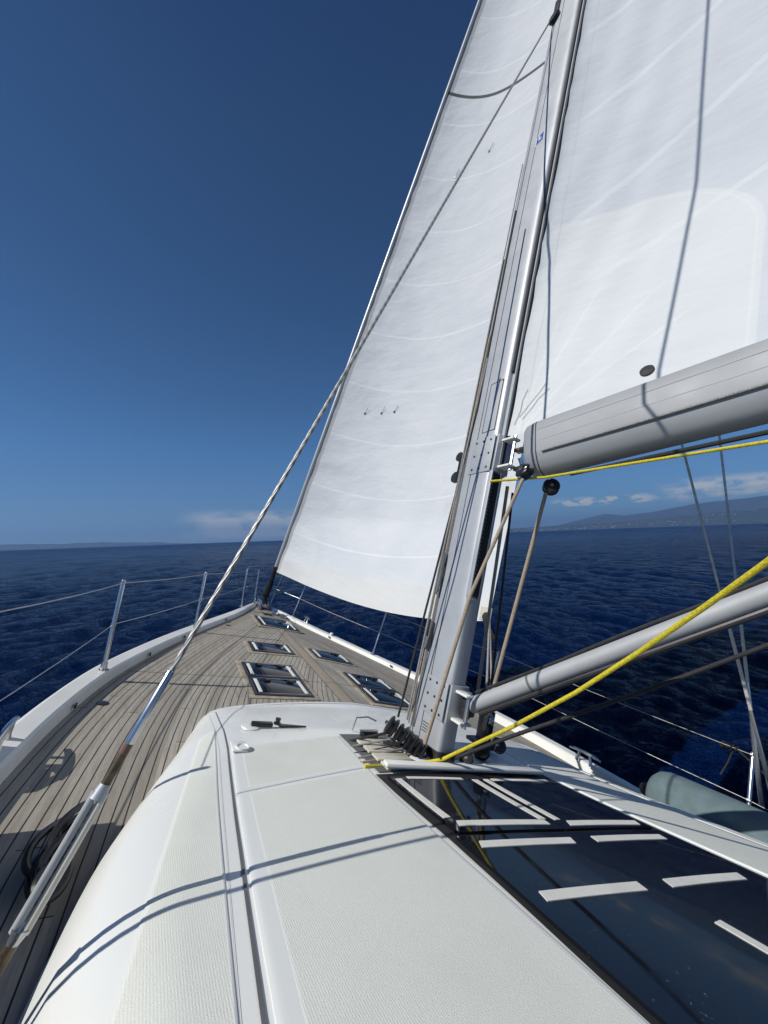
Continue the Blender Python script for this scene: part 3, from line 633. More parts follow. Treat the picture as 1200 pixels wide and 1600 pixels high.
# ------------------------------------------------------------------ deck fittings
def cleat(x, y, z, label, L=.30):
    mb = MB()
    mb.tube([(x, y-L/2, z+.085), (x, y-L*.3, z+.098), (x, y, z+.10), (x, y+L*.3, z+.098), (x, y+L/2, z+.085)], [.009, .014, .016, .014, .009], 10)
    C = part('mooring_cleat', mb, 'chrome', yacht, label)
    for s in (-1, 1): part('cleat_foot', MB().tube([(x, y+s*.055, z+.095), (x, y+s*.065, z+.04), (x, y+s*.075, z)], [.014, .013, .022], 10), 'chrome', C)
cleat(-2.38, .52, float(railz(.5))-.0, 'polished mooring cleat on the port rail')
cleat(2.28, .43, float(railz(.4)), 'polished mooring cleat on the starboard rail abreast of the mast', .34)
cleat(.66, 5.05, float(railz(5.05)), 'polished mooring cleat on the starboard rail near the bow', .30)
fl = part('fairlead', MB().box((-2.43, .42, float(railz(.4))+.035), (.07, .2, .06), None, .02), 'chrome', yacht)
part('roller', MB().tube([(-2.43, .36, float(railz(.4))+.07), (-2.43, .48, float(railz(.4))+.07)], .022, 12), 'dark_metal', fl)
# bow roller and windlass gear at the stem
bw = part('bow_fitting', MB().box((0, 6.02, .40), (.10, .5, .07), None, .015).box((-.07, 6.0, .42), (.015, .42, .14), None, .004).box((.07, 6.0, .42), (.015, .42, .14), None, .004), 'chrome', yacht)
part('anchor_roller', MB().tube([(-.06, 6.2, .45), (.06, 6.2, .45)], .045, 14), 'black_plastic', bw)
part('windlass', MB().disc((.14, 5.45, .29), (0, 0, 1), [(.07, 0), (.07, .03), (.045, .04), (.04, .08), (.06, .10), (.055, .12)], 18).box((.27, 5.35, .32), (.12, .2, .07), None, .02), 'chrome', bw)
part('chain_stopper', MB().box((-.10, 5.75, .36), (.05, .14, .05), None, .012), 'chrome', bw)
part('deck_plate', MB().box((-.02, 5.35, float(deckz(0, 5.35))+.003), (.16, .22, .006), None, .002), 'dark_metal', bw)
mb = MB().disc((.93, 4.35, float(railz(4.35))), (0, 0, 1), [(.03, 0), (.035, .02), (.03, .04), (.012, .05)], 14); part('vent_cap', mb, 'gelcoat', yacht)
for x, y in ((-2.03, 1.28), (-.86, 4.1), (1.72, 2.1)):
    part('deck_filler', MB().disc((x, y, float(deckz(x, y))), (0, 0, 1), [(.04, 0), (.04, .004), (.03, .005)], 18), 'dark_metal', yacht)

# ------------------------------------------------------------------ stanchions, pulpit, guard wires
FL = rad(6.5)
def stanchion(sg, y, label, h=.72, xin=.075, ks=(.5, .965)):
    x = float(WO(y)) - xin; z = float(railz(y)); t = thing('stanchion', label, 'stanchion', (sg*x, y, z), 'guard rail stanchions')
    d = np.array((sg*math.sin(FL), 0, math.cos(FL))); b = np.array((sg*x, y, z))
    part('post', MB().tube([b, b + d*(h-.01), b + d*h], [.0165, .0165, .012], 12), 'chrome', t)
    part('socket', MB().disc(b - np.array((0, 0, .003)), d, [(.04, 0), (.04, .008), (.024, .014), (.022, .06)], 16), 'chrome', t)
    for k in ks: part('wire_eye', MB().tube([b + d*h*k + np.array((0, -.012, 0)), b + d*h*k + np.array((0, .012, 0))], .021, 10), 'chrome', t)
    return b + d*h*ks[1], b + d*h*ks[0]
ST = {}
for sg, y, lab in ((-1, 1.697, 'chrome stanchion on the port rail, the nearest and tallest in view'), (-1, 3.52, 'chrome stanchion on the port rail, farther one beside the long shroud'),
                   (1, 3.52, 'chrome stanchion on the starboard rail below the foot of the foresail'), (1, 1.697, 'chrome stanchion on the starboard rail behind the mast'),
                   (1, -.78, 'chrome stanchion standing beside the grey fender'), (-1, -.02, 'chrome gate stanchion on the port rail at the forward end of the added shade cloth'), (-1, -3.0, 'chrome stanchion on the port rail abreast of the cockpit'), (1, -3.0, 'chrome stanchion on the starboard rail abreast of the cockpit')):
    ST[sg, y] = stanchion(sg, y, lab, xin=.06 if y < 0 else .08, h=.79 if (sg, y) == (-1, -.02) else .72, ks=(.40, .965) if (sg, y) == (-1, -.02) else (.5, .965))
PUL = {}
for sg, lab in ((-1, 'polished hoop pulpit on the port bow'), (1, 'polished hoop pulpit on the starboard bow behind the furler')):
    pts = [(sg*.50, 5.45), (sg*.17, 6.05)]
    z0, z1 = float(railz(5.45)), float(railz(6.05))
    t = thing('pulpit', lab, 'pulpit', (sg*.5, 5.45, z0), 'pulpits at the bow')
    A = np.array((sg*.50, 5.42, z0)); B = np.array((sg*.16, 6.03, z1)); o = np.array((sg*.10, -.02, .70))
    a, b = A + o, B + o*np.array((1, 1, 1))
    mid = [A + o*s for s in (0, .93, .985)] + [A + o*1.0 + (B-A)*.12 + np.array((0, 0, .02)), B + o - (B-A)*.12 + np.array((0, 0, .02))] + [B + o*s for s in (.985, .93, 0)]
    part('hoop', MB().tube(mid, .0155, 10), 'chrome', t)
    part('middle_rail', MB().tube([A + o*.5, B + o*.5], .011, 8), 'chrome', t)
    for q in (A, B): part('foot_flange', MB().disc(q - np.array((0, 0, .004)), (0, 0, 1), [(.035, 0), (.035, .01), (.02, .02)], 14), 'chrome', t)
    PUL[sg] = (A + o*.93, A + o*.5)
for sg, seq in ((-1, (3.52, 1.697, -.02)), (1, (3.52, 1.697, -.78, -3.0))):
    side = 'port' if sg < 0 else 'starboard'
    for k, nm in ((0, 'upper'), (1, 'lower')):
        P = [PUL[sg][k]]
        for y in seq:
            a, b = P[-1], ST[sg, y][k]
            for s in (.25, .5, .75): P.append(a + (b-a)*s - np.array((0, 0, .05*s*(1-s))))
            P.append(b)
        solo('guard_wire', MB().tube(P, .0030, 6), 'wire_steel', f'thin steel {nm} guard wire threaded through the {side} stanchions', 'guard wire', tuple(P[0]))

# unseen cloth added along the aft port rail to shade the side deck
mb = MB(); ys = np.linspace(.02, -4.2, 40); G = []
for z in np.linspace(0, 1, 8):
    G.append([(-(float(WO(y))-.05) - z*.06 - .012*math.sin(y*9)*math.sin(z*3.1), y, float(railz(y)) + .01 + z*.33) for y in ys])
mb.grid(np.array(G)); mb2 = np.array(G) - np.array((.006, 0, 0)); mb.grid(mb2)
solo('shade_cloth', mb, 'shade_cloth', 'dark blue unseen cloth added along the port rail to shade the side deck', 'shade cloth', (-2.45, -1, 0))
P = [(-2.47, -1.0, .05), (-2.50, -.95, .5), (-2.53, -.90, 1.0), (-2.56, -.85, 1.5)]  # unseen upright added outboard, throws the thin shadow arc across the coachroof
bh = thing('shadow_pole', 'slim unseen pole added outside the port rail to cast a shadow', 'shadow pole', P[0])
part('pole', MB().tube(P, .010, 10), 'anodised', bh); part('hook', MB().tube([P[-1], (-2.565, -.86, 1.5), (-2.565, -.90, 1.53), (-2.565, -.93, 1.50)], [.02, .016, .013, .008], 8), 'black_plastic', bh)

# ------------------------------------------------------------------ mast
def mast():
    t = thing('mast', 'tall grey aluminium mast stepped on the coachroof', 'mast', (0, 0, .2))
    def sec(hx, hy, z, yo=0., n=44):
        o = []
        for k in range(n):
            a = 2*math.pi*k/n; c, s = math.cos(a), math.sin(a); p = 6.0 if s < 0 else 3.6
            o.append((hx*np.sign(c)*abs(c)**(2/p), yo + hy*np.sign(s)*abs(s)**(2/p), z))
        return o
    zs = [.2, 3, 6, 9, 13, 18]
    part('mast_tube', MB().loft([sec(.098, .172, z) for z in zs]), 'anodised', t, sharp=30)
    part('mast_collar', MB().loft([sec(.125, .20, z) for z in (.20, .235)]).loft([sec(.112, .187, z) for z in (.235, .30)]), 'dark_metal', t)
    part('sail_track', MB().box((.0, -.181, 9.0), (.075, .03, 13.4)), 'anodised', t)
    part('sail_slot', MB().box((.0, -.197, 9.0), (.03, .006, 13.4)), 'black_groove', t)
    part('track_slot', MB().box((-.055, -.176, 9.4), (.018, .022, 12.6)), 'black_groove', t)
    part('mast_seam', MB().box((-.0985, .02, 5.2), (.0035, .005, 10)), 'dark_metal', t)
    part('mast_seam', MB().box((-.096, .10, 5.2), (.0035, .004, 10)), 'dark_metal', t)
    # black toothed furling opening below the gooseneck
    op = part('furling_slot', MB().box((-.035, -.178, 1.78), (.085, .03, .92)), 'black_groove', t)
    teeth = MB()
    for k in range(30): teeth.box((-.073, -.194, 1.36 + k*.029), (.012, .012, .009))
    part('slot_teeth', teeth, 'dark_metal', op)
    split('slot_frame', MB().box((-.088, -.176, 1.78), (.016, .034, .95), None, .004).box((.016, -.176, 1.78), (.016, .034, .95), None, .004).box((-.036, -.176, 1.298), (.10, .034, .02), None, .004), 'anodised', op)
    # gooseneck and vang brackets
    for z, lab, wd in ((2.40, 'gooseneck_bracket', .30), (.60, 'vang_bracket', .24)):
        g = part(lab, MB().box((-.1015, -.06, z), (.010, .21, wd), None, .004).box((.1015, -.06, z), (.010, .21, wd), None, .004).box((0, -.184, z), (.19, .016, wd), None, .004), 'anodised', t)
        for s in (-1, 1): part('lug', MB().box((0, -.235, z + s*wd*.36), (.10, .11, .018), None, .006), 'rail_white', g)
        bolts = MB()
        for yy in (-.13, -.06, .01):
            for zz in (-.38, 0, .38): bolts.disc((-.106, yy, z + zz*wd), (-1, 0, 0), [(.009, 0), (.009, .004), (.005, .006)], 10)
        split('bolt', bolts, 'dark_metal', g)
        part('toggle_pin', MB().tube([(0, -.27, z - wd*.46), (0, -.27, z + wd*.46)], .016, 10), 'chrome', g)
    # access plate outline, sticker, vents
    pl = MB()
    for dy, dz, sy, sz in ((0, .22, .12, .004), (0, -.22, .12, .004), (-.06, 0, .004, .44), (.06, 0, .004, .44)): pl.box((-.0975, -.075 + dy, 2.82 + dz), (.006, sy, sz))
    part('access_plate', pl, 'dark_metal', t)
    st = part('sticker', MB().box((-.0985, -.02, 5.7176), (.004, .085, .115)), 'sticker_white', t)
    part('sticker_print', MB().box((-.1007, -.02, 5.7176), (.002, .07, .10)), 'sticker_blue', st)
    split('sticker_print', MB().box((-.1019, -.012, 5.7176+.012), (.002, .016, .05)).box((-.1019, -.024, 5.7176-.012), (.002, .03, .014)), 'sticker_white', st)
    vt = MB()
    for k in range(4): vt.box((-.0985, -.02, .36 + k*.018), (.004, .06, .005))
    part('vent_slits', vt, 'dark_metal', t)
    # pole track on the fore side with a car and shackles
    tr = part('pole_track', MB().box((-.03, .183, 2.9), (.04, .022, 3.2)), 'black_plastic', t)
    part('track_car', MB().box((-.03, .205, 2.35), (.06, .05, .22), None, .012), 'black_plastic', tr)
    part('car_ring', MB().disc((-.045, .235, 2.47), (1, 0, 0), [(.018, -.01), (.042, -.01), (.042, .01), (.018, .01)], 16), 'dark_metal', tr)
    part('car_ring', MB().disc((-.045, .235, 2.28), (1, 0, 0), [(.018, -.012), (.05, -.012), (.05, .012), (.018, .012)], 16), 'dark_metal', tr)
    # horn cleat and rope clutch on the port fore side
    hc = MB().tube([(-.145, .10, 1.28), (-.135, .10, 1.33), (-.13, .10, 1.45), (-.135, .10, 1.57), (-.145, .10, 1.62)], [.008, .013, .016, .013, .008], 8); hc.box((-.115, .10, 1.45), (.03, .03, .10), None, .006)
    part('horn_cleat', hc, 'rubber_grey', t)
    rc = part('rope_clutch', MB().box((-.12, .105, .98), (.05, .05, .20), None, .012), 'rubber_grey', t); part('clutch_lever', MB().box((-.15, .105, 1.03), (.02, .03, .12), None, .006), 'dark_metal', rc)
    part('shroud_tang', MB().box((-.11, .1, 7.75), (.03, .06, .3), None, .01).disc((-.12, .1, 7.6), (1, 0, 0), [(.05, -.03), (.06, 0), (.05, .03)], 14), 'dark_metal', t)
    for sg in (-1, 1): part('spreader', MB().tube([(sg*.09, .02, 8.6), (sg*2.12, -.75, 8.75)], [.06, .035], 10), 'anodised', t)
    t.matrix_world = BOAT @ Matrix.Translation((-.03, .105, .2)) @ Matrix.Diagonal((.80, 1.12, 1, 1))
    return t
mast()

# ------------------------------------------------------------------ boom and vang
B0 = np.array((.02, -.358, 2.377)); BE = np.array((.208, -1.515, 2.558)); BU = (BE - B0)/np.linalg.norm(BE - B0); BA = math.atan2(BU[0], -BU[1])
BN = np.cross(BU, (0, 0, 1)); BN /= np.linalg.norm(BN); BW = np.cross(BN, BU)          # BN: port-ish normal
if BN[0] > 0: BN = -BN; BW = np.cross(BU, BN)
if BW[2] < 0: BW = -BW
def boom():
    t = thing('boom', 'broad grey boom swung out to starboard under the mainsail', 'boom', tuple(B0))
    prof = [(.105, .178), (.118, .155), (.122, .06), (.119, -.05), (.112, -.075), (.098, -.115), (.076, -.152), (.045, -.180), (0, -.19)]
    prof = prof + [(-x, z) for x, z in prof[-2::-1]] + [(-.03, .175), (-.03, .15), (.03, .15), (.03, .175)]
    def ring(s, k=1., top=1.): return [B0 + BU*s + BN*x*k + BW*(z*k) for x, z in prof]
    part('boom_tube', MB().loft([ring(s) for s in (0.07, 1.5, 3, 5.9)]), 'boom_grey', t, sharp=30)
    for zz in (.02, .105): part('extrusion_groove', MB().tube([B0 + BU*a + BN*.1205 + BW*zz for a in (.09, 3, 5.9)], .0022, 6), 'scribe_grey', t)
    ec = part('boom_end', MB().loft([ring(s, k) for s, k in ((-.02, .86), (.0, .95), (.066, 1.003), (.072, 1.006))]), 'boom_grey', t, sharp=30)
    part('end_joint', MB().loft([ring(s, 1.007) for s in (.0725, .08)]), 'dark_metal', t)
    split('gooseneck_fork', MB().box(B0 - BU*.08 + BW*.06, (.05, .14, .03), None, .006).box(B0 - BU*.08 - BW*.09, (.05, .16, .03), None, .006), 'dark_metal', t)
    # tan line lying along the ledge of the boom, port side
    e = [B0 + BU*s + BN*.122 + BW*(-.066 - .006*math.sin(s*2)) for s in np.linspace(.12, 5.6, 30)]
    solo('outhaul_line', MB().tube(e, .007, 8), 'rope_grey', 'pale control line stretched along the ledge of the boom', 'rope', tuple(e[0]))
    e = [B0 + BU*s + BW*(-.215 - .055*math.sin(min(1, s/3)*1.57)) for s in np.linspace(.25, 5.2, 20)]
    solo('reefing_line', MB().tube(e, .013, 8), 'rubber_grey' if 0 else 'black_rope', 'dark reefing line running just beneath the boom', 'rope', tuple(e[0]))
boom()
V0 = np.array((0.0, -0.1224, 0.5827)); V1 = np.array((0.3345, -1.4998, 1.5844)); VD = (V1 - V0)/np.linalg.norm(V1 - V0)
def vang():
    t = thing('boom_vang', 'thick grey rigid vang strut rising from the mast foot to the right', 'vang', tuple(V0))
    part('vang_tube', MB().tube([V0 + VD*.10, V0 + VD*2.6], .047, 20), 'vang_grey', t)
    part('vang_collar', MB().tube([V0 + VD*.085, V0 + VD*.13], .051, 20), 'boom_grey', t)
    split('vang_fork', MB().box(V0 + VD*.02, (.035, .10, .11), None, .01).box(V0 + VD*.05 + np.array((0, 0, -.03)), (.07, .08, .05), None, .012), 'dark_metal', t)
    part('vang_band', MB().tube([V0 + VD*.52, V0 + VD*.535], .048, 20), 'rubber_grey', t)
    u = np.array((0, 0, 1.)); u -= VD*(u @ VD); u /= np.linalg.norm(u)
    part('lower_rail', MB().tube([V0 + VD*.12 - u*.060, V0 + VD*2.6 - u*.060], .017, 10), 'dark_metal', t)
    p = [V0 + VD*s + u*(.058 + .003*math.sin(s*7)) for s in np.linspace(.14, 2.6, 24)]
    solo('vang_line', MB().tube(p, .010, 8), 'black_rope', 'black rope lying along the top of the vang strut', 'rope', tuple(p[0]))
vang()

# ------------------------------------------------------------------ sails
def mainsail():
    nz, nu = 110, 90; zs = np.concatenate([np.linspace(2.55, 3.4, 30), np.linspace(3.45, 17.6, nz-30)]); us = np.linspace(0, 1, nu)**1.35
    rng = np.random.default_rng(4); G = np.zeros((nz, nu, 3)); UV = np.zeros((nz, nu, 2))
    for i, z in enumerate(zs):
        h = z - 2.55; c = 5.5*(1 - h/15.8)**.9 + .25; th = BA + rad(2.5) + rad(.55)*h; cam_ = .085*min(1, .12 + h/2.2)
        dirx = np.array((math.sin(th), -math.cos(th), 0)); nn = np.array((math.cos(th), math.sin(th), 0))
        for j, u in enumerate(us):
            s = u*c; d = cam_*c*(u**.8)*(1-u)*3.6
            wr = .006*math.sin(26*s*.7 - z*3.0 + 2.1*math.sin(z*.8))*math.exp(-((s-.45)/.5)**2) + .010*math.sin(z*11 + s*5 + math.sin(z*3)*2)*math.exp(-s/.16)
            foot = s*math.tan(rad(8.8))*max(0, 1 - h/4)
            G[i, j] = np.array((-.03, -.125, z + foot)) + dirx*s + nn*(d + wr); UV[i, j] = (s, h + foot)
    t = thing('mainsail', 'white mainsail hoisted between the mast and the grey boom', 'sail', (-.03, -.125, 2.55))
    mb = MB().grid(G, UV); part('sail_cloth', mb, 'main_cloth', t, sharp=0)
    def on(s, h):
        i = int(np.argmin(abs(UV[:, 0, 1] - h))); j = int(np.argmin(abs(UV[i, :, 0] - s)))
        i = int(np.argmin(abs(UV[:, j, 1] - h))); n = np.cross(G[i, min(j+1, nu-1)] - G[i, j], G[min(i+1, nz-1), j] - G[i, j]); n /= np.linalg.norm(n)
        if n[0] > 0: n = -n
        return G[i, j], n
    p, n = on(.88, .335); part('eyelet', MB().disc(p + n*.003, n, [(.040, 0), (.040, .006), (.030, .009)], 22), 'black_groove', t)
    for (s, h, ds, dh) in ((.05, .16, .18, .26), (.10, .14, .14, .22), (.03, .10, .06, .3)):
        P = [on(s + ds*k, h + dh*k)[0] + on(s + ds*k, h + dh*k)[1]*.006 for k in (0, .34, .67, 1)]
        part('tack_lashing', MB().tube(P, .0016, 6), 'rope_grey', t)
mainsail()
LF0 = np.array((0, 6.0, .35)); LFT = np.array((0, 2.8045, 12.6702)); LFD = (LFT - LF0)/(LFT - LF0)[2]
def luff(z): return LF0 + LFD*(z - .35)
CLEW = np.array((1.05, 0.8247, 1.1721)); LEECH = np.array((1.32, 1.0424, 2.9337)); ZT = 1.10; HEADZ = 18.5
def jib():
    nz, nu = 120, 70; vs = np.concatenate([np.linspace(0, .14, 45), np.linspace(.145, 1, nz-45)]); us = np.linspace(0, 1, nu)
    G = np.zeros((nz, nu, 3)); UV = np.zeros((nz, nu, 2)); head = luff(HEADZ) + np.array((.12, -.35, 0))
    LZ = [CLEW[2], LEECH[2], 7.5, 12.5, HEADZ]; LCH = (cubic(LZ, [CLEW[0], LEECH[0], 1.25, .8, head[0]]), cubic(LZ, [CLEW[1], LEECH[1], 1.05, 1.15, head[1]]))
    for i, v in enumerate(vs):
        a = luff(ZT + (HEADZ - ZT)*v); a = a + np.array((.02, -.02, 0)); b = CLEW + (head - CLEW)*v
        zl = b[2]; lx = LCH[0](zl); ly = LCH[1](zl); b = np.array((float(lx), float(ly), zl))
        c = np.linalg.norm(b - a); d = (b - a)/c; lee = np.array((-d[1], d[0], 0)); lee = lee/np.linalg.norm(lee)
        if lee[0] < 0: lee = -lee
        for j, u in enumerate(us):
            camb = .105*c*(min(1, .35 + v*9))*4*u*(1-u)*(1.25 - .5*u)
            s = u*c; h = v*(HEADZ - ZT)
            roach = -.20*4*u*(1-u)*(.75+.5*u)*max(0, 1 - v/.05)
            wr = .010*math.sin(h*10.5 + 2*math.sin(h*2.3) + s*2)*math.exp(-((s-.35)/.42)**2)*(1 if h < 8 else .4) + .012*math.sin(h*3.1 + s*4.2)*math.exp(-((s-1.1)/.8)**2)
            G[i, j] = a + (b - a)*u + lee*(camb + wr) + np.array((0, 0, roach)); UV[i, j] = (s, h + roach)
    t = thing('foresail', 'large white genoa set on the forestay, its foot sweeping behind the mast', 'sail', tuple(G[0, 0]))
    part('sail_cloth', MB().grid(G, UV), 'jib_cloth', t, sharp=0)
    def on(s, h):
        i = int(np.argmin(abs(UV[:, 5, 1] - h))); j = int(np.argmin(abs(UV[i, :, 0] - s))); n = np.cross(G[i, min(j+1, nu-1)] - G[i, j], G[min(i+1, nz-1), j] - G[i, j]); n /= np.linalg.norm(n)
        return G[i, j], (-n if n[0] > 0 else n)
    for s, h in ((.62, 3.28), (.98, 3.30), (1.28, 3.32), (.75, 8.0), (1.35, 8.1)):
        p, n = on(s, h); p = p + n*.006
        k = MB().disc(p, n, [(.022, 0), (.022, .003)], 12); k.tube([p, p + np.array((.0, -.05, .05)), p + np.array((.0, -.085, .11))], .0035, 5)
        part('telltale', k, 'black_plastic', t)
    q = G[0, -1]
    part('clew_ring', MB().disc(q + np.array((-.01, .03, .03)), (1, .2, 0), [(.03, -.012), (.05, -.012), (.05, .012), (.03, .012)], 16), 'dark_metal', t)
    part('clew_webbing', MB().box(q + np.array((-.012, .05, .06)), (.012, .16, .14), None, .004), 'rope_white', t)
    return q
CL = jib()
fs = thing('forestay', 'pale furling forestay foil standing on the bow with a black covered drum', 'forestay', tuple(LF0))
part('luff_foil', MB().tube([luff(1.0), luff(19)], .034, 10), 'anodised', fs)
part('drum_cover', MB().tube([luff(.58), luff(.60), luff(.86), luff(.90), luff(1.02), luff(1.2)], [.045, .062, .066, .050, .046, .044], 14), 'black_plastic', fs)
part('furling_drum', MB().disc(luff(.50), LFD, [(.085, 0), (.085, .012), (.05, .02), (.05, .07), (.085, .078), (.085, .09)], 20), 'dark_metal', fs)
part('toggle', MB().tube([luff(.30), luff(.52)], [.02, .03], 10).box(luff(.36), (.05, .09, .12), None, .01), 'chrome', fs)

# ------------------------------------------------------------------ shrouds
def uv_tube(pts, r, n, vscale=1.):
    mb = MB().tube(pts, r, n, cap=False); pts = [np.array(p) for p in pts]; L = 0; uv = []
    for i, p in enumerate(pts):
        if i: L += np.linalg.norm(p - pts[i-1])
        uv += [(k/n, L) for k in range(n)]
    mb.uv = np.array(uv); return mb
def lerp(a, b, n): return [a + (b-a)*k/n for k in range(n+1)]
PT = np.array((-0.0, 0.3147, 7.9196)) + np.array((-.06, .0, 0)); PC = np.array((-2.06, -0.9263, -0.05)); PD = (PT - PC)/np.linalg.norm(PT - PC)
def port_shroud():
    t = thing('shroud', 'thick laid-wire port shroud running from the side deck up to the mast', 'shroud', tuple(PC), 'shrouds')
    L = (0.9008, 0.6978, 0.5959, 0.2588)                                       # distances of the fittings above the chain plate
    part('wire', uv_tube(lerp(PC + PD*(L[0]-.02), PT, 60), .0088, 10), 'laid_wire', t)
    part('swage', MB().tube([PC + PD*(L[0]+.005), PC + PD*L[0], PC + PD*(L[1]+.01), PC + PD*L[1]], [.010, .0125, .0132, .012], 14), 'chrome', t)
    part('swage_stud', MB().tube([PC + PD*L[1], PC + PD*(L[1]-.03)], .0125, 12), 'red_tape', t)
    part('screw', MB().tube([PC + PD*(L[1]-.028), PC + PD*(L[2]-.03)], .0125, 12), 'bronze', t)
    X = np.cross((0, 1, 0), PD); X /= np.linalg.norm(X); Y = np.cross(PD, X)
    tb = part('turnbuckle', MB().tube([PC + PD*L[2], PC + PD*(L[2]-.035)], [.014, .021], 14), 'anodised', t); part('turnbuckle_end', MB().tube([PC + PD*(L[3]+.03), PC + PD*L[3]], [.021, .014], 14), 'chrome', tb)
    s = np.array(PD)
    part('body_bar', MB().tube([PC + PD*(L[2]-.02) - X*.012, PC + PD*(L[3]+.02) - X*.012], .0100, 12), 'vang_grey', tb)
    part('body_bar', MB().tube([PC + PD*(L[2]-.02) + X*.012, PC + PD*(L[3]+.02) + X*.012], .0105, 12), 'sunlit_cream', tb)  # same fitting as the grey bar, painted paler as if sunlit
    part('lower_screw', MB().tube([PC + PD*L[3], PC + PD*.06], .0145, 12), 'bronze', t)
    part('chain_plate', MB().box(PC + PD*.0, (.03, .09, .16), None, .01), 'chrome', t)
port_shroud()
SA0 = np.array((2.25, -0.9692, 0.5173)); SA1 = np.array((1.35, -0.6514, 2.9083))
SB0 = np.array((2.33, -0.8626, 0.6742)); SB1 = np.array((2.05, -0.6297, 3.2431))
for (a, b, lab) in ((SA0, SA1, 'starboard shroud with a long bright swage, the nearer of the pair by the fender'), (SB0, SB1, 'starboard shroud, the steeper thinner one rising behind the boom')):
    d = (b-a)/np.linalg.norm(b-a); base = a - d*.35; L = np.linalg.norm(b-a)
    t = thing('shroud', lab, 'shroud', tuple(base), 'shrouds')
    top = base + d*min(((7.9 if lab.startswith('starboard shroud with') else 8.6) - base[2])/d[2], (base[0] - .16)/-d[0])
    part('wire', uv_tube(lerp(a + d*L*.46, top, 40), .0095, 8), 'wire_steel', t); part('swage', MB().tube([a + d*L*.47, a + d*L*.2], .012, 10), 'rope_white', t)
    part('turnbuckle', MB().tube([a + d*L*.2, a + d*L*.08, a + d*L*.05, base], [.013, .017, .02, .017], 10), 'chrome', t)
# added unseen line from the port spreader, casts a thin shadow on the mainsail
P = [(-2.10, -1.0, 8.6), (-2.12, -1.03, 6.0), (-2.13, -1.05, 4.2), (-2.14, -1.10, 3.75), (-2.15, -1.3, 3.45), (-2.18, -2.2, 2.75), (-2.2, -4.6, .9)]
solo('shadow_line', MB().tube(P, .009, 8), 'rope_white', 'pale unseen line added below the port spreader to cast a shadow on the mainsail', 'rope', P[0])

# ------------------------------------------------------------------ running rigging
def rope(name, pts, r, mat, label, sag=0., n=24, sub=True):
    pts = [np.array(p, float) for p in pts]; P = []
    for i in range(len(pts)-1):
        m = n if len(pts) == 2 else max(4, n//(len(pts)-1))
        for k in range(m + (i == len(pts)-2)):
            s = k/m; p = pts[i] + (pts[i+1]-pts[i])*s
            if len(pts) == 2: p = p - np.array((0, 0, sag*4*s*(1-s)))
            P.append(p)
    return solo(name, MB().tube(P, r, 10), mat, label, 'rope', tuple(P[0]))
def block(c, ax, r, w, label, hang=None, n=22, fat=False, name='rope_block', group='rope blocks'):
    c = np.array(c, float); ax = np.array(ax, float); ax /= np.linalg.norm(ax)
    t = thing(name, label, 'block', tuple(c), group)
    pf = [(r*.9, -w*.34), (r, -w*.26), (r, -.10*w), (r*.82, .02*w), (r*.4, .06*w)] if fat else [(r, -w*.12), (r, .0), (r*.86, w*.16), (r*.35, w*.2)]
    for s in (-1, 1): part('cheek', MB().disc(c + ax*s*w*.5, ax*s, pf, n), 'black_plastic', t)
    part('sheave', MB().disc(c - ax*w*.4, ax, [(r*.9, 0), (r*.72, w*.2), (r*.72, w*.6), (r*.9, w*.8)], n), 'dark_metal', t)
    part('axle', MB().disc(c - ax*w*.75, ax, [(r*.22, 0), (r*.22, w*1.5)], 12), 'chrome', t)
    if hang is not None:
        h = np.array(hang, float); part('shackle', MB().tube([c + (h-c)*.55, c + (h-c)*.9, h], [.016, .013, .016], 8), 'chrome', t)
    return c
# two blocks hanging from the boom's heel
BK1 = block((-0.0811, -0.3956, 2.1934), (-.75, .15, .35), .058, .05, 'black block shackled to the port face of the boom end', hang=(-0.1245, -0.3713, 2.2844))
BK2 = block((0.1458, -0.4353, 2.161), (-.6, -.6, .1), .055, .05, 'black block hanging under the boom where a tan rope drops to the deck', hang=(0.1175, -0.4327, 2.2127))
rope('tan_line', [(-0.0937, -0.4003, 2.1419), (-0.2848, -0.3182, 1.3087), (-0.2991, -0.1798, 0.3855)], .0125, 'rope_tan', 'tan rope slanting from the boom block across the mast to its foot')
rope('tan_line', [(0.1278, -0.4155, 2.1149), (0.2251, -0.1467, 0.7236), (0.2479, -0.097, 0.4554)], .0135, 'rope_tan', 'tan rope dropping from the block under the boom to behind the vang')
rope('yellow_line', [(-0.1949, -0.2051, 2.116), (0.0003, -0.4893, 2.1712), (0.0713, -1.0479, 2.2), (0.1098, -1.552, 2.2136), (0.0585, -1.8992, 2.1925), tuple(B0 + BU*2.6 - BW*.21), tuple(B0 + BU*4.9 - BW*.2)], 0.0085, 'rope_yellow', 'thin yellow rope led from the mast along the underside of the boom')
rope('yellow_line', [(-0.2283, -0.0765, 0.2268), (-0.147, -0.18, 0.2974), (-0.0981, -0.6213, 0.6641), (-0.1219, -0.9742, 0.9573), (-0.1792, -1.2666, 1.2113), (-0.2778, -1.5147, 1.4134), (-0.3851, -1.7124, 1.5652), (-0.5845, -1.9878, 1.7618), tuple((np.array((-0.5845, -1.9878, 1.7618))+np.array((.35, -3.6, 2.55)))/2), (.35, -3.6, 2.6), tuple(B0 + BU*4.6 - BW*.2)], 0.0105, 'rope_yellow', 'thick yellow rope sweeping up from the mast foot across the vang', n=60)
rope('black_line', [(-0.0655, -0.1755, 0.2961), (0.1503, -0.423, 0.5453), (0.5597, -0.9063, 0.9923), (0.8191, -1.3611, 1.3986), (0.982, -1.6112, 1.6276), (1.75, -3.6, 1.2), (2.0, -5.5, .35)], .0115, 'black_rope', 'black rope stretched aft from the mast foot below the vang', n=40)
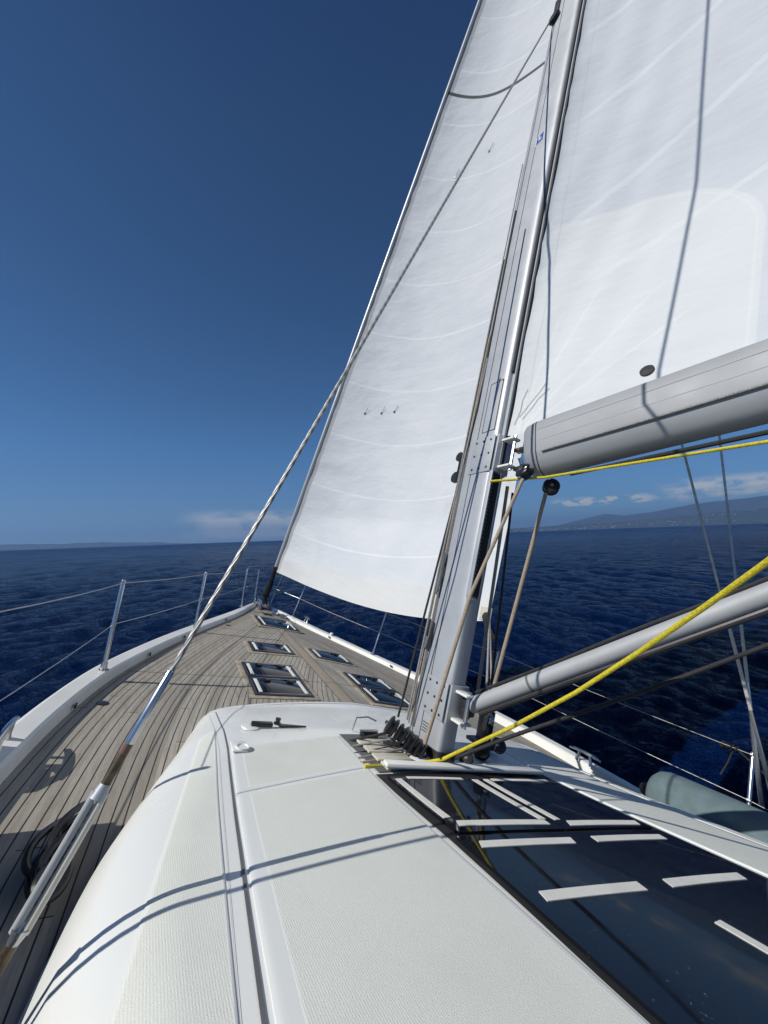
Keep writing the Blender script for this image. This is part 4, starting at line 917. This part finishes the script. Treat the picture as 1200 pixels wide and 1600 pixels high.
# halyards along the fore side of the mast
rope('black_line', [(-0.2247, 0.2532, 0.3806), (-0.2601, 0.0114, 2.7172), (-0.2542, 0.0405, 4.6795)], .0085, 'black_rope', 'taut black halyard standing just forward of the mast')
rope('grey_line', [(-0.1785, 0.2059, 0.3839), (-0.2651, 0.076, 1.5449), (-0.2721, -0.0032, 3.1582)], .0075, 'rope_grey', 'grey halyard beside the black one at the fore edge of the mast')
rope('tan_line', [(-.116, .235, .34), (-.116, .235, 2.2), (-.115, .235, 3.6)], .006, 'rope_tan', 'thin tan halyard lying against the port face of the mast')
rope('grey_line', [(-.112, .27, .34), (-.111, .27, 2.0), (-.110, .27, 5.6)], .006, 'rope_grey', 'thin grey halyard lying against the port fore quarter of the mast')
# lines standing to starboard of the mast
rope('grey_line', [(0.0925, -0.0833, 2.1938), (0.335, 0.0988, 0.607)], .013, 'rope_grey', 'light grey rope standing just right of the mast above the vang')
rope('black_line', [(0.2116, -0.0283, 2.1885), (0.4954, 0.1252, 0.6343)], .010, 'black_rope', 'thin dark rope standing between the grey and the tan ropes')
# genoa sheets from the clew to the deck block
BK3 = block((0.3546, -0.01, 0.2876), (-.6, -.4, .5), .06, .06, 'black double block lying on the roof right of the mast foot')
BK4 = block((0.1584, -0.0744, 0.2558), (-.6, -.5, .5), .05, .05, 'small black block tucked behind the yellow rope at the mast foot')
BK5 = block((0.4494, -0.0719, 0.3465), (-.7, -.4, .3), .05, .05, 'black block at the right end of the row beside the mast foot')
st = np.array((0.5496, 0.1709, 0.3138))
sb = thing('sheet_block', 'upright metal sheet block standing right of the mast on the side of the roof', 'block', tuple(st), 'rope blocks')
part('base_plate', MB().box(st - np.array((0, 0, .05)), (.16, .22, .03), None, .01), 'black_plastic', sb)
split('cheek', MB().box(st + np.array((-.035, 0, .08)), (.012, .09, .22), None, .005).box(st + np.array((.035, 0, .08)), (.012, .09, .22), None, .005), 'dark_metal', sb)
part('sheave', MB().disc(st + np.array((-.028, 0, .12)), (1, 0, 0), [(.055, 0), (.04, .02), (.04, .036), (.055, .056)], 18), 'chrome', sb)
part('shackle', MB().tube([st + np.array((0, 0, .18)), st + np.array((0, 0, .26))], .018, 8), 'chrome', sb)
for dx, lab in ((-.03, 'genoa sheet dropping from the clew behind the mast, the left one of two'), (.04, 'genoa sheet dropping from the clew behind the mast, the right one of two')):
    rope('sheet', [CL + np.array((0, 0, .03)), st + np.array((dx, 0, .22))], .010, 'rope_grey', lab)
mb = MB()
for k in range(5): mb.disc(CL + np.array((-.02 + .01*k, .02 - .015*k, .0 - .035*k)), (1, .3*(k-2), .4), [(.02, -.02), (.045, -.015), (.045, .015), (.02, .02)], 12)
solo('sheet_knot', mb, 'black_rope', 'black knot and shackle lashed to the clew of the foresail', 'knot', tuple(CL))
# row of black turning blocks at the port side of the mast foot
A = np.array((-0.36, 0.1121, 0.3659)); Bq = np.array((-0.19, -0.004, 0.2743)); dq = (Bq - A)/np.linalg.norm(Bq - A)
ORD = ['first and foremost', 'second', 'third', 'last and aftmost']
for k in range(4):
    c = A + (Bq - A)*k/3.; block(c, dq, .062, .058, f'black turning block at the mast foot, {ORD[k]} of its row', name='turning_block', group='turning blocks at the mast foot', fat=True)
part('block_bar', MB().tube([A - dq*.05, Bq + dq*.06], .012, 8).box((A+Bq)/2 - np.array((0, 0, .05)), (.06, .30, .02), ((dq[1], -dq[0], 0), (dq[0], dq[1], 0), (0, 0, 1)), .004), 'dark_metal', ROOF)
# lines from the blocks into the rope tunnel
tz2 = lambda x, y: float(roof(x, y)) + .04
for (u0, u1, m, r, lab) in (
    (((-0.5725, 0.2543, 0.2083)), A, 'black_rope', .013, 'black line entering the rope tunnel, the foremost of the bundle'),
    (((-0.5837, 0.1711, 0.2124)), A + (Bq-A)*.25, 'rope_grey', .010, 'grey line entering the rope tunnel next to the black one'),
    (((-0.599, 0.0741, 0.2171)), A + (Bq-A)*.5, 'black_rope', .005, 'thin dark cord entering the rope tunnel'),
    (((-0.6044, 0.0011, 0.2209)), A + (Bq-A)*.66, 'rope_grey', .011, 'grey line entering the rope tunnel in the middle of the bundle'),
    (((-0.6012, -0.0601, 0.2243)), A + (Bq-A)*.9, 'rope_tan', .012, 'tan line entering the rope tunnel beside the yellow one'),
    (((-0.6063, -0.1261, 0.2277)), np.array((-0.2283, -0.0765, 0.2268)), 'rope_yellow', .015, 'yellow line entering the rope tunnel, aftmost of the bundle')):
    d = np.array(u1, float) - np.array(u0, float); d /= np.linalg.norm(d)
    a = np.array(u0, float) - d*.05 + np.array((0, 0, .006)); b = np.array(u1, float) + np.array((0, 0, -.035 if m != 'rope_yellow' else 0))
    rope('tunnel_line', [a, b], r*.66, m, lab)
jm = part('cam_jammer', MB().box((-.42, .27, tz(-.42, .27)+.04), (.12, .07, .045), None, .012), 'black_plastic', ROOF); part('jammer_lever', MB().box((-.44, .25, tz(-.42, .27)+.07), (.14, .02, .012), None, .004), 'chrome', jm)
hp = [np.array((-.47, .42, tz(-.47, .42)+.01)), np.array((-.47, .40, tz(-.4, .4)+.10)), np.array((-.40, .37, tz(-.4, .4)+.12)), np.array((-.34, .34, tz(-.3, .3)+.10))]
part('wire_hoop', MB().tube(hp, .006, 8), 'chrome', ROOF)

# ------------------------------------------------------------------ loose gear
F0 = np.array((1.97, -.34, .15)); F1 = np.array((1.93, -2.15, .23)); FD = (F1-F0)/np.linalg.norm(F1-F0)
t = thing('fender', 'grey blue cloth covered fender lying along the starboard side deck', 'fender', tuple(F0))
Lf = np.linalg.norm(F1-F0); rr = []; pp = []
for s, k in ((0, .02), (.012, .45), (.035, .72), (.075, .9), (.13, .985), (.2, 1), (Lf-.2, 1), (Lf-.1, .93), (Lf-.03, .6), (Lf, .05)): pp.append(F0 + FD*s); rr.append(.20*k)
part('body', MB().tube(pp, rr, 36), 'fender_cloth', t, sharp=60)
part('end_eye', MB().disc(F0 - FD*.03, (1, 0, 0), [(.02, -.02), (.05, -.02), (.05, .02), (.02, .02)], 16), 'black_plastic', t)
mb = MB(); a = ST[1, -.78][0]
for k in range(4): mb.disc(a + np.array((.0, .10 + .03*k, -.0)), (.2*k, 1, .2), [(.008, -.015), (.026 + .008*(k % 2), 0), (.008, .015)], 10)
mb.tube([a + np.array((0, .12, 0)), a + np.array((.02, .16, -.12)), a + np.array((.0, .2, -.24))], .007, 6); mb.tube([a + np.array((0, .1, 0)), a + np.array((.03, -.08, -.12))], .007, 6)
solo('fender_lanyard', mb, 'black_rope', 'black lanyard knotted to the upper wire beside the fender', 'lanyard', tuple(a))
# bunch of black rope hung inside the port shroud
rng = np.random.default_rng(21); c0 = np.array((-1.9717, -0.0396, -0.089)); c1 = np.array((-1.9957, -0.4089, -0.1111))
t = thing('rope_coil', 'bunch of glossy black rope heaped on the side deck beside the port shroud', 'rope coil', tuple(c0))
for k in range(9):
    P = []; ph = rng.uniform(0, 6.28); off = rng.normal(size=3)*.02
    for s in np.linspace(0, 1, 34):
        b = c0 + (c1 - c0)*(.05 + .95*abs(math.sin(s*3.14 + .2*k))*(1 - .06*k))
        w = .015 + .03*abs(math.sin(s*3.14))
        P.append(b + off + np.array((w*math.sin(s*9 + ph), w*.6*math.cos(s*7 + ph), .05 + .06*math.sin(s*3.14)*(.4 + .1*k) + .02*math.sin(s*13 + ph))))
    part('rope_loop', MB().tube(P, .014, 8), 'black_plastic', t)
mb = MB(); P = [(-2.62, .5, -.05), (-2.52, .5, .07), (-2.44, .50, .12), (-2.42, .42, .13), (-2.48, .30, .10), (-2.6, .26, -.02)]
rope('mooring_line', P, .017, 'black_rope', 'black mooring line looped over the port rail by the cleat', n=40)

# ------------------------------------------------------------------ sea haze
mb = MB().box((0, 0, 520), (64000, 64000, 1050))
hz = setting('haze', mb, 'haze_air', kind='stuff')
bpy.context.view_layer.update()
